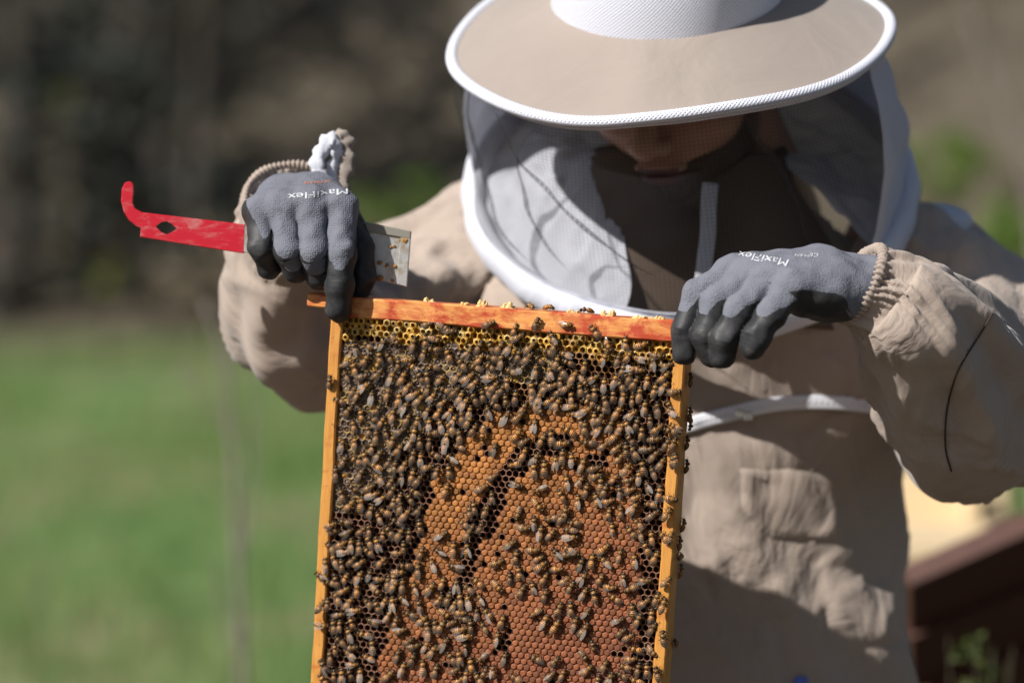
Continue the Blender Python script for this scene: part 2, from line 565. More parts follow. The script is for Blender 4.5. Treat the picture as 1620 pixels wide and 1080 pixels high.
def mk_ground():
    m, n, l, b = mat('meadow_and_leaf_litter', (0.1, 0.14, 0.05), 0.95, 0.1)
    v = texco(n, l, 'Object', (1, 0.45, 1))
    g1 = ramp(n, l, nz(n, l, v, 1.1, 4, 0.65), [(0.36, (0.075, 0.150, 0.045)), (0.46, (0.12, 0.210, 0.068)), (0.54, (0.185, 0.215, 0.095)), (0.62, (0.31, 0.265, 0.165))])
    g2 = nz(n, l, v, 9, 5, 0.7)
    g = mix(n, l, 0.5, g1, mix(n, l, g2, (0.55, 0.6, 0.5), (1.35, 1.3, 1.3)), 'MULTIPLY')
    lit = ramp(n, l, nz(n, l, texco(n, l), 1.2, 6, 0.7), [(0.3, (0.080, 0.067, 0.049)), (0.7, (0.165, 0.136, 0.098))])
    sx = n.new('ShaderNodeSeparateXYZ'); l.new(texco(n, l), sx.inputs[0])
    mr = n.new('ShaderNodeMapRange'); l.new(sx.outputs[1], mr.inputs[0])
    mr.inputs[1].default_value = 19.0; mr.inputs[2].default_value = 29.0
    ad = n.new('ShaderNodeMath'); ad.operation = 'MULTIPLY_ADD'
    l.new(nz(n, l, texco(n, l), 0.7, 4), ad.inputs[0]); ad.inputs[1].default_value = 0.8; l.new(mr.outputs[0], ad.inputs[2])
    f = ramp(n, l, ad.outputs[0], [(0.6, (0, 0, 0)), (1.0, (1, 1, 1))])
    # unseen near ground made brown, added to cut green bounce light on the jacket
    me_ = n.new('ShaderNodeMapRange'); l.new(sx.outputs[1], me_.inputs[0]); me_.inputs[1].default_value = 6.0; me_.inputs[2].default_value = 3.5
    g = mix(n, l, me_.outputs[0], g, mix(n, l, g2, (0.07, 0.056, 0.042), (0.14, 0.115, 0.085)))
    l.new(mix(n, l, f, g, lit), b.inputs['Base Color'])
    bump(n, l, b, nz(n, l, texco(n, l), 14, 6, 0.7), 0.7, 0.05)
    return m
M['ground'] = mk_ground()
M['hive_cream'] = mk_wood('pale_hive_board', (0.66, 0.52, 0.33), (0.58, 0.44, 0.26), None, grain=(3, 30, 30))
M['hive_white'] = mk_wood('white_hive_paint', (0.45, 0.45, 0.47), (0.40, 0.40, 0.42), None, grain=(3, 30, 30))
M['hive_red'] = mk_wood('dull_red_paint', (0.09, 0.018, 0.015), (0.06, 0.012, 0.010), None, grain=(3, 30, 30))
M['rustbrown'] = mk_wood('red_brown_plank', (0.085, 0.030, 0.018), (0.045, 0.018, 0.011), None, grain=(3, 40, 40))
M['black'] = mat('black_plastic', (0.012, 0.012, 0.012), 0.5)[0]

# ------------------------------------------------------------------ ground
def ground_z(x, y):
    h = 0.05 * noise.noise(Vector((x * 0.25, y * 0.25, 0.3)))
    if y > 27:
        t = y - 27
        h += 0.42 * t * min(1.0, t / 12)
        h += 0.6 * noise.noise(Vector((x * 0.09, y * 0.09, 4.0))) * min(1, t / 10)
    return h - 0.03
xs = np.concatenate([np.linspace(-220, -20, 26), np.linspace(-18, 18, 61), np.linspace(20, 220, 26)])
ys = np.concatenate([np.linspace(-120, -6, 16), np.linspace(-4, 60, 97), np.linspace(64, 300, 40)])
gv = np.array([[(x, y, ground_z(x, y)) for x in xs] for y in ys])
v, f = loft(gv, close_u=False)
g = mesh_obj('ground', v, f, M['ground'])
g['kind'] = 'structure'

def grass_geo(n, x0f, y0, y1, hmin, hmax):
    yy = rng.uniform(0, 1, n) ** 0.75 * (y1 - y0) + y0
    half = (yy + 2.25) * 0.21 + 0.3
    xx = rng.uniform(-1, 1, n) * half
    patch = np.array([noise.noise(Vector((x * 0.5, y * 0.25, 1.7))) for x, y in zip(xx, yy)])
    keep = patch + rng.uniform(-0.5, 0.5, n) > -0.25
    xx, yy = xx[keep], yy[keep]
    zz = np.array([ground_z(x, y) for x, y in zip(xx, yy)])
    k = len(xx)
    a = rng.uniform(0, 2 * math.pi, k); hh = rng.uniform(hmin, hmax, k); w = rng.uniform(0.003, 0.007, k)
    dx, dy = np.cos(a), np.sin(a)
    bend = rng.uniform(0.1, 0.7, k) * hh
    b = np.stack([xx, yy, zz], 1)
    s = np.stack([-dy, dx, 0 * dx], 1) * w[:, None]
    mid = b + np.stack([dx * bend * 0.35, dy * bend * 0.35, hh * 0.6], 1)
    tip = b + np.stack([dx * bend, dy * bend, hh], 1)
    V = np.stack([b - s, b + s, mid + s * 0.8, mid - s * 0.8, tip], 1).reshape(-1, 3)
    i = np.arange(k)[:, None] * 5
    F = [tuple(q) for q in (i + np.array([0, 1, 2, 3])).tolist()] + [tuple(q) for q in (i + np.array([3, 2, 4])).tolist()]
    return V, F
v, f = grass_geo(42000, 0, 5.5, 26, 0.06, 0.17)
gr = mesh_obj('grass', v, f, M['grass'], smooth=False)
gr['kind'] = 'stuff'
gr['label'] = 'blurred green meadow grass behind the comb frame'
gr['category'] = 'grass'

# ------------------------------------------------------------------ the wood behind
def leaf_cloud(n, c, r, size, shell=0.35, aspect=0.5, seed=0):
    g = np.random.default_rng(seed)
    d = g.normal(size=(n, 3)); d /= np.linalg.norm(d, axis=1)[:, None]
    # clumps: pull leaves towards random clump centres
    nc = max(6, n // 40)
    cc = g.normal(size=(nc, 3)); cc /= np.linalg.norm(cc, axis=1)[:, None]
    cc *= (g.uniform(shell, 1, nc) ** 0.6)[:, None]
    p = cc[g.integers(0, nc, n)] + d * (g.uniform(0, 1, n) ** 0.5 * 0.28)[:, None]
    p = np.asarray(c) + p * np.asarray(r)
    t = g.normal(size=(n, 3)); t /= np.linalg.norm(t, axis=1)[:, None]
    u = np.cross(t, g.normal(size=(n, 3))); u /= np.linalg.norm(u, axis=1)[:, None]
    s = size * g.uniform(0.6, 1.3, n)[:, None]
    V = np.stack([p - t * s, p + u * s * aspect, p + t * s, p - u * s * aspect], 1).reshape(-1, 3)
    F = [tuple(q) for q in (np.arange(n)[:, None] * 4 + np.arange(4)).tolist()]
    return V, F

def trunk_geo(x, y, h, r, lean=(0, 0), branches=6, seed=0, z_low=1.0, blen=1.4):
    g = np.random.default_rng(seed)
    z0 = ground_z(x, y) - 0.2
    zs = np.linspace(0, h, 9)
    pts = np.stack([x + lean[0] * zs / h + 0.05 * np.sin(zs * 0.7 + seed), y + lean[1] * zs / h + 0.05 * np.cos(zs * 0.6 + seed), z0 + zs], 1)
    rr = r * (1 - 0.75 * zs / h); rr[0] *= 1.3
    parts = [tube(pts, rr, 9)]
    for k in range(branches):
        z = g.uniform(z_low, h * 0.95)
        b = np.array([np.interp(z, zs, pts[:, i]) for i in range(3)])
        a = g.uniform(0, 2 * math.pi); L = blen * g.uniform(0.5, 1.2)
        e = b + np.array([math.cos(a) * L, math.sin(a) * L, L * g.uniform(0.2, 0.9)])
        mdl = (b + e) / 2 + np.array([0, 0, -0.08 * L])
        br = np.interp(z, zs, rr) * 0.4
        parts.append(tube([b, mdl, e], [br, br * 0.7, br * 0.25], 5))
        for q in range(2):
            s2 = mdl + (e - mdl) * g.uniform(0, 0.8)
            e2 = s2 + g.normal(size=3) * L * 0.3 + np.array([0, 0, L * 0.15])
            parts.append(tube([s2, (s2 + e2) / 2, e2], [br * 0.4, br * 0.3, br * 0.1], 4))
    return join_geo(parts), pts

def conifer(x, y, h, r, seed, label):
    root = empty('conifer_tree', (x, y, ground_z(x, y)))
    tag(root, label, 'tree', 'dark conifers in the background wood')
    (v, f), pts = trunk_geo(x, y, h, 0.16 * h / 8, seed=seed, branches=14, blen=r * 0.7, z_low=0.5)
    mesh_obj('trunk', v - np.array(root.location), f, M['bark'], root)
    g = np.random.default_rng(seed)
    parts = []
    for k in range(int(h * 2.6)):
        z = 0.35 + (h - 0.35) * k / (h * 2.6)
        R = r * (1 - z / h) + 0.12
        a = g.uniform(0, 6.28)
        parts.append(leaf_cloud(90, (x + math.cos(a) * R * 0.35, y + math.sin(a) * R * 0.35, ground_z(x, y) + z), (R * 0.85, R * 0.85, 0.4), 0.13, 0.2, 0.35, seed * 97 + k))
    v, f = join_geo(parts)
    mesh_obj('crown', v - np.array(root.location), f, M['conifer'], root, smooth=False)

def bare_tree(x, y, h, r, seed, label, barkm='greybark', lean=(0, 0), cn=900):
    root = empty('bare_tree', (x, y, ground_z(x, y)))
    tag(root, label, 'tree', 'leafless trees in the background wood')
    (v, f), pts = trunk_geo(x, y, h, r, lean, 16, seed, 1.2, 1.6)
    mesh_obj('trunk', v - np.array(root.location), f, M[barkm], root)
    v, f = leaf_cloud(cn, (x + lean[0] * 0.6, y, ground_z(x, y) + h * 0.72), (1.7, 1.7, h * 0.33), 0.09, 0.1, 0.18, seed)
    mesh_obj('crown', v - np.array(root.location), f, M['twigs'], root, smooth=False)

def X_at(px, Y):
    return (px - 810) / FPX * (Y + 2.25)

k = 0
for px, Y, h, r in [(20, 29, 11, 2.0), (150, 31, 12, 2.2), (260, 29.5, 10, 1.9), (210, 33, 13, 2.1), (90, 35, 13, 2.3), (290, 36, 12, 1.9), (230, 37, 13, 2.3), (-90, 30, 12, 2.2), (-40, 36, 13, 2.2), (110, 40, 14, 2.4), (160, 42, 14, 2.5)]:
    conifer(X_at(px, Y), Y, h, r, 11 + k, 'dark blurred conifer in the shadowy wood at upper left')
    k += 1
for i, (px, Y, h, r, bm, lean, lab) in enumerate([
        (520, 42, 9, 0.13, 'greybark', (0.2, 0), 'grey leafless tree just left of the hat in the background'),
        (590, 46, 10, 0.12, 'greybark', (-0.2, 0), 'slender leafless tree above the grey glove in the background'),
        (660, 44, 9, 0.12, 'greybark', (0.3, 0), 'thin grey leafless tree left of the hat brim'),
        (300, 28, 8, 0.08, 'bark', (0.2, 0), 'thin trunk standing before the dark conifers at left'),
        (1435, 42, 9, 0.14, 'greybark', (0, 0), 'blurred grey tree close to the right rim of the hat'),
        (1500, 38, 9, 0.15, 'tanbark', (0.3, 0), 'orange brown blurred tree right of the hat'),
        (1570, 38, 10, 0.13, 'bark', (-0.1, 0), 'dark trunked tree right of the orange brown one'),
        (1640, 40, 9, 0.14, 'greybark', (-0.3, 0), 'grey tree at the far right edge of the background'),
        (780, 35, 9, 0.15, 'greybark', (0.1, 0), 'grey tree mostly hidden behind the hat'),
        (900, 33, 9, 0.15, 'bark', (0.1, 0), 'dark trunked tree hidden behind the veil'),
        (1180, 36, 9, 0.15, 'greybark', (0.1, 0), 'grey tree behind the crown of the hat')]):
    bare_tree(X_at(px, Y), Y, h, r, 40 + i, lab, bm, lean)

def shrub(name, px, py, Y, r, n, size, m, label, seed, group=None, stem_r=0.006):
    c = at(px, py, Y)
    z0 = ground_z(c[0], c[1])
    root = empty(name, (c[0], c[1], z0))
    tag(root, label, 'bush', group)
    g = np.random.default_rng(seed)
    parts = []
    for q in range(7):
        e = np.array([g.uniform(-1, 1) * r[0] * 0.8, g.uniform(-1, 1) * r[1] * 0.8, c[2] - z0 + g.uniform(-0.4, 0.9) * r[2]])
        mdl = np.array([e[0] * 0.35, e[1] * 0.35, e[2] * 0.55])
        parts.append(tube([np.array([0, 0, -0.05]), mdl, e], [stem_r, stem_r * 0.75, stem_r * 0.25], 5))
    v, f = join_geo(parts)
    mesh_obj('stems', v, f, M['greystem'], root)
    v, f = leaf_cloud(n, (0, 0, c[2] - z0), r, size, 0.15, 0.55, seed)
    mesh_obj('foliage', v, f, m, root, smooth=False)

shrub('leafy_shrub', 1492, 262, 7.0, (0.15, 0.2, 0.14), 700, 0.020, M['spring'], 'bright green leafy shrub beside the white side of the veil', 3)
shrub('leafy_shrub', 1600, 400, 6.0, (0.11, 0.2, 0.17), 700, 0.020, M['spring'], 'green shrub behind the shaded shoulder at the right edge', 4)
shrub('leafy_shrub', 640, 318, 20.0, (0.55, 0.5, 0.22), 420, 0.045, M['spring'], 'green shrub behind the steel blade of the hive tool', 5)
shrub('leafy_shrub', 1560, 470, 16.0, (0.6, 0.5, 0.5), 400, 0.05, M['spring'], 'green undergrowth low in the background at right', 6)
shrub('brown_thicket', 560, 430, 26.5, (1.2, 0.6, 0.7), 900, 0.07, M['twigs'], 'brown twiggy thicket at the edge of the wood', 7)
shrub('brown_thicket', 380, 450, 26.0, (1.0, 0.6, 0.55), 800, 0.07, M['twigs'], 'olive brown thicket left of the grey glove', 8)
shrub('brown_thicket', 1520, 330, 27.0, (1.0, 0.6, 1.0), 900, 0.07, M['twigs'], 'brown thicket behind the green shrub at right', 9)
shrub('blossom_bush', 168, 430, 21, (0.10, 0.1, 0.16), 60, 0.035, M['yellow'], 'small yellow blossom spray before the dark wood', 10)
shrub('blossom_bush', 98, 158, 24, (0.10, 0.1, 0.10), 26, 0.03, M['yellow'], 'tiny yellow spray high in the dark wood', 12)

# thin bare sapling in the meadow
sp = at(385, 1080, 2.3)
root = empty('bare_sapling', (sp[0], sp[1], 0))
tag(root, 'thin bare sapling standing in the meadow left of the comb', 'sapling')
S = lambda px, py: at(px, py, 2.3) - np.array([sp[0], sp[1], 0])
b0 = S(385, 1080); b0[2] = -0.03
b0[0] += 0.0
v, f = join_geo([tube(smooth_path([b0, S(383, 1080), S(375, 860), S(368, 700), S(352, 560), S(325, 480)], 24), np.linspace(0.0075, 0.004, 24), 7)])
mesh_obj('stem', v, f, M['greybark'], root)
for q in ([(372, 700), (335, 640), (285, 580)], [(378, 900), (400, 780), (402, 660), (412, 560)], [(382, 1040), (350, 960), (342, 880)], [(355, 580), (380, 520), (384, 470)]):
    v, f = tube(smooth_path([S(*w) for w in q], 10), np.linspace(0.004, 0.002, 10), 6)
    mesh_obj('branch', v, f, M['greybark'], root)
# pale bare branches hanging in at the upper right
tp = at(1640, 420, 5.5)
root = empty('bare_sapling', (tp[0], tp[1], 0))
tag(root, 'pale bare branches blurred at the upper right edge', 'sapling')
S2 = lambda px, py: at(px, py, 5.5) - np.array([tp[0], tp[1], 0])
b0 = S2(1640, 420); b0[2] = -0.03
v, f = tube(smooth_path([b0, S2(1650, 600), S2(1635, 330), S2(1590, 170), S2(1545, 60), S2(1515, -40)], 26), np.linspace(0.014, 0.007, 26), 7)
mesh_obj('stem', v, f, M['greybark'], root)
for q in ([(1590, 170), (1600, 100), (1596, 20), (1600, -30)], [(1620, 260), (1570, 200), (1520, 150)], [(1560, 95), (1530, 90), (1500, 60)]):
    v, f = tube(smooth_path([S2(*w) for w in q], 10), np.linspace(0.007, 0.003, 10), 6)
    mesh_obj('branch', v, f, M['greybark'], root)
# ------------------------------------------------------------------ comb frame
FO = at(809, 487, 0.0)
FM = Matrix.Translation(Vector(FO)) @ Matrix.Rotation(rad(-15), 4, 'Z') @ Matrix.Rotation(rad(0), 4, 'X') @ Matrix.Rotation(rad(3.6), 4, 'Y')
FMi = FM.inverted()
FMn = np.array(FM); FMin = np.array(FMi)

def on_plane(px, py, yl):
    """frame-local point on the plane y = yl seen at a photo pixel"""
    o = FMin[:3, :3] @ CAM + FMin[:3, 3]
    d = FMin[:3, :3] @ ray(px, py)
    return o + d * ((yl - o[1]) / d[1])

def loc_to_px(p):
    w = FMn[:3, :3] @ np.asarray(p) + FMn[:3, 3] - CAM
    f = np.array([0, math.cos(PITCH), -math.sin(PITCH)]); u = np.array([0, math.sin(PITCH), math.cos(PITCH)])
    return 810 + FPX * w[0] / w.dot(f), 540 - FPX * w.dot(u) / w.dot(f)

HW, BT, DP = 0.145, 0.0095, 0.014      # half width, bar thickness, half depth
ZB = -0.400                            # bottom of the frame
CY = -0.0105                           # front plane of the comb
frame = empty('comb_frame')
frame.matrix_world = FM
tag(frame, 'wooden frame of brood comb covered in bees, held up by both gloves', 'comb frame')

def warp(vf, amp=0.0006, seed=0):
    v, f = vf
    v = np.array([p + np.array([fbm(p, 30, seed), fbm(p, 30, seed + 5), fbm(p, 30, seed + 9)]) * amp for p in v])
    return v, f

def bar_geo(x0, x1, y0, y1, z0, z1, axis, n, r=0.0012, seed=0, amp=0.0005):
    """a bar with rounded long edges and slightly uneven faces"""
    ys = [y0 + r, y1 - r, y1, y1, y1 - r, y0 + r, y0, y0]
    rings = []
    for t in np.linspace(0, 1, n):
        if axis == 'x':
            zs = [z0, z0, z0 + r, z1 - r, z1, z1, z1 - r, z0 + r]
            rings.append([(x0 + (x1 - x0) * t, a, b) for a, b in zip(ys, zs)])
        else:
            xs_ = [x0, x0, x0 + r, x1 - r, x1, x1, x1 - r, x0 + r]
            rings.append([(b, a, z0 + (z1 - z0) * t) for a, b in zip(ys, xs_)])
    return warp(loft(rings, True, True, True), amp, seed)

# top bar with a thinner lug at either end
v, f = join_geo([bar_geo(-0.1475, 0.1475, -DP - 0.001, DP + 0.001, -0.0165, 0.0, 'x', 60, seed=1, amp=0.0009),
                 bar_geo(-0.166, -0.1474, -DP + 0.001, DP - 0.001, -0.0105, 0.0004, 'x', 4, seed=2),
                 bar_geo(0.1474, 0.166, -DP + 0.001, DP - 0.001, -0.0105, 0.0004, 'x', 4, seed=3)])
mesh_obj('top_bar', v, f, M['topbar'], frame, smooth=False)
for s in (-1, 1):
    xa, xb = sorted((s * HW, s * (HW - BT)))
    v, f = bar_geo(xa, xb, -DP, DP, ZB, -0.0166, 'z', 40, seed=4 + s, amp=0.0007)
    mesh_obj('side_bar', v, f, M['pine'], frame, smooth=False)
v, f = bar_geo(-HW + BT, HW - BT, -DP + 0.003, DP - 0.003, ZB, ZB + 0.011, 'x', 30, seed=8)
mesh_obj('bottom_bar', v, f, M['pine'], frame, smooth=False)

# pale burr wax standing on and under the top bar
def burr(px, py, w, h, seed):
    g = np.random.default_rng(seed)
    c = on_plane(px, py, -0.006)
    blobs = [((g.uniform(-0.5, 0.5) * w, g.uniform(-0.003, 0.003), g.uniform(-0.1, 0.45) * h), (w * g.uniform(0.10, 0.26), 0.0012 + 0.001 * g.uniform(), h * g.uniform(0.35, 0.85))) for q in range(6)]
    ph = g.uniform(0, 6, 3)
    def sd(p):
        d = sd_ell(p, (0, 0, -0.0008), (w * 0.6, 0.003, 0.0016))
        for cc_, rr_ in blobs:
            d = smin(d, sd_ell(p, cc_, rr_), 0.0010)
        for cc_, rr_ in blobs[:2]:
            d = smax(d, -sd_ell(p, (cc_[0] + 0.001, cc_[1] - 0.0022, cc_[2] + h * 0.35), (w * 0.12, 0.0018, h * 0.4)), 0.0005)
        return d + 0.00035 * np.sin(p[:, 0] * 1900 + ph[0]) * np.sin(p[:, 2] * 2100 + ph[1]) * np.sin(p[:, 1] * 1700 + ph[2])
    v, f = surface(sd, (-w, -0.006, -0.003), (w, 0.006, h * 1.6), 0.00045)
    mesh_obj('burr_wax', v + np.array([c[0], c[1], 0.0004]), f, M['burr'], frame)
for i, b_ in enumerate([(680, 476, 0.009, 0.0042), (762, 483, 0.008, 0.0045), (803, 487, 0.012, 0.005), (962, 503, 0.010, 0.0048), (735, 481, 0.006, 0.002), (905, 500, 0.008, 0.003), (1010, 511, 0.010, 0.002), (1040, 513, 0.010, 0.003)]):
    burr(*b_, 20 + i)

# ---- the comb: every cell of the hexagonal grid is modelled
PITCHC = 0.00535
RH = PITCHC / math.sqrt(3)
def inside(poly, x, y):
    c = False
    j = len(poly) - 1
    for i in range(len(poly)):
        xi, yi = poly[i]; xj, yj = poly[j]
        if (yi > y) != (yj > y) and x < (xj - xi) * (y - yi) / (yj - yi) + xi:
            c = not c
        j = i
    return c
BROOD = [(770, 655), (905, 640), (965, 650), (1000, 720), (1015, 800), (1018, 880), (1008, 960), (1000, 1100), (590, 1100), (605, 1020), (625, 960), (650, 900), (672, 830), (685, 770), (720, 715)]
OPEN = [[(880, 682), (905, 690), (908, 705), (880, 722), (850, 716), (840, 738), (806, 768), (796, 800), (786, 838), (764, 858), (755, 890), (748, 930), (722, 934), (728, 880), (732, 848), (744, 812), (768, 780), (788, 742), (812, 712), (835, 698)],
        [(930, 715), (960, 715), (962, 735), (930, 735)], [(690, 930), (730, 925), (735, 960), (700, 960)]]
SINGLE = [(812, 824), (795, 850), (788, 876), (798, 963), (833, 905), (884, 911), (801, 1000), (800, 1018), (785, 1027), (967, 1036), (985, 1030), (711, 1050), (912, 740)]
HONEY = [(540, 540), (700, 530), (900, 560), (880, 600), (770, 610), (700, 640), (650, 700), (610, 760), (560, 800), (530, 820), (520, 700)]
cells = []
xmin, xmax = -HW + BT, HW - BT
row = 0
z = -0.0165 - RH * 0.7
while z > ZB + 0.014:
    x = xmin + PITCHC * (0.55 if row % 2 else 0.05)
    while x < xmax + 0.001:
        cells.append((x, z)); x += PITCHC
    z -= RH * 1.5
    row += 1

ang6 = [rad(30 + 60 * i) for i in range(6)]
CV, CF, CC, CG = [], [], [], []
cap_cells = []
def emit(V, F, c, gl):
    o = len(CV)
    CV.extend(V); CF.extend([tuple(k + o for k in q) for q in F])
    CC.extend(c if isinstance(c, list) else [c] * len(V)); CG.extend([gl] * len(V))

def hexring(x, z, r, y, jit=0.0, g=None):
    return [(x + math.cos(a) * r * (1 + (g.uniform(-jit, jit) if jit else 0)), y, z + math.sin(a) * r * (1 + (g.uniform(-jit, jit) if jit else 0))) for a in ang6]

CAP_PROF = ((1.0, 0.0), (0.93, -0.0001), (0.80, -0.0008), (0.55, -0.00115), (0.22, -0.0010))
g6 = np.random.default_rng(5)
for (x, z) in cells:
    px, py = loc_to_px((x, CY, z))
    surf = CY + 0.0012 * fbm((x, 0, z), 25, 3)
    top_gap = -0.0165 - z
    brood = inside(BROOD, px + 5 * math.sin(py * 0.11), py + 5 * math.sin(px * 0.13))
    opened = any(inside(p, px, py) for p in OPEN) or any((px - a) ** 2 + (py - b) ** 2 < 42 for a, b in SINGLE)
    if brood and not opened and g6.uniform() > 0.012:
        cap_cells.append((x, z, surf, px, py)); continue
    if top_gap < 0.0165 + 0.006 * fbm((x, 0, 0), 40, 2):
        # fresh yellow wax, ragged open cells
        kk = g6.uniform(); yc = (0.60, 0.34, 0.06) if kk > 0.4 else ((0.56, 0.40, 0.14) if kk > 0.15 else (0.36, 0.20, 0.06))
        ys_ = surf - 0.001 + g6.uniform(-0.0022, 0.0024)
        d = 0.004 + g6.uniform(0, 0.004)
        A = hexring(x, z, RH * 1.04, ys_ + 0.0004, 0.10, g6); B = hexring(x + g6.uniform(-.0004, .0004), z, RH * g6.uniform(0.45, 0.86), ys_ - 0.0003, 0.12, g6)
        Cc = hexring(x, z, RH * 0.72, ys_ + d, 0, g6)
        F = [(i, (i + 1) % 6, 6 + (i + 1) % 6, 6 + i) for i in range(6)] + [(6 + i, 6 + (i + 1) % 6, 12 + (i + 1) % 6, 12 + i) for i in range(6)] + [tuple(12 + i for i in range(6))]
        c2 = (0.46, 0.25, 0.045)
        emit(A + B + Cc, F, [yc] * 12 + [c2] * 6, 0.45)
    elif inside(HONEY, px + 9 * math.sin(py * 0.09), py):
        # wet, slumped honey cappings: lumpy grey brown with torn yellowish rims
        k = g6.uniform()
        lump = (0.115, 0.078, 0.058) if k > 0.35 else ((0.20, 0.14, 0.095) if k > 0.12 else (0.46, 0.25, 0.05))
        rim = (0.40, 0.27, 0.10) if g6.uniform() > 0.55 else (0.22, 0.16, 0.12)
        A = hexring(x, z, RH, surf - g6.uniform(0, 0.0012), 0.1, g6)
        B = hexring(x, z, RH * 0.86, surf - g6.uniform(-0.0002, 0.0014), 0.15, g6)
        Cc = hexring(x, z, RH * 0.62, surf + g6.uniform(-0.0005, 0.0016), 0.2, g6)
        D = hexring(x + g6.uniform(-.0008, .0008), z + g6.uniform(-.0008, .0008), RH * 0.25, surf + g6.uniform(-0.0016, 0.0016), 0.2, g6)
        F = []
        for q in range(3):
            F += [(q * 6 + i, q * 6 + (i + 1) % 6, q * 6 + 6 + (i + 1) % 6, q * 6 + 6 + i) for i in range(6)]
        F.append(tuple(18 + i for i in range(6)))
        emit(A + B + Cc + D, F, [rim] * 12 + [lump] * 12, 0.28 if k > 0.35 else 0.45)
    else:
        # open cell: thin wall and a deep tube
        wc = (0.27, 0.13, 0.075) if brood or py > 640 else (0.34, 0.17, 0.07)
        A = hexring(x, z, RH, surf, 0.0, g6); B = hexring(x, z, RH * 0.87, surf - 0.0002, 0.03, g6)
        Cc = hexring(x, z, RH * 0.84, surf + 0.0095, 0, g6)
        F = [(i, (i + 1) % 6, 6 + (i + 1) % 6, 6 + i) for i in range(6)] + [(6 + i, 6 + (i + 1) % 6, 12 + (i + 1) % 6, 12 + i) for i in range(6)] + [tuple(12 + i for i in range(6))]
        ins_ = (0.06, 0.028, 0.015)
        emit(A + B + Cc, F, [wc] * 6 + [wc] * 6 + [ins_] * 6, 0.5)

# capped brood: domed lids, those in plain view as single parts, the rest in one mesh
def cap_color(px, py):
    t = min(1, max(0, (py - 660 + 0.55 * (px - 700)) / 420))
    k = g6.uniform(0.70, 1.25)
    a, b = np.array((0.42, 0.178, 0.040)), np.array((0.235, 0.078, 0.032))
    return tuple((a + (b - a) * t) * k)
def cap_mesh(x, z, surf, jit):
    V, F = [], []
    hk = g6.uniform(0.35, 1.25)
    for r, dy in CAP_PROF:
        V += hexring(x, z, RH * r, surf + (dy * hk if r < 0.9 else dy + 0.0006), jit, g6)
    for q in range(len(CAP_PROF) - 1):
        F += [(q * 6 + i, q * 6 + (i + 1) % 6, q * 6 + 6 + (i + 1) % 6, q * 6 + 6 + i) for i in range(6)]
    F.append(tuple((len(CAP_PROF) - 1) * 6 + i for i in range(6)))
    return V, F

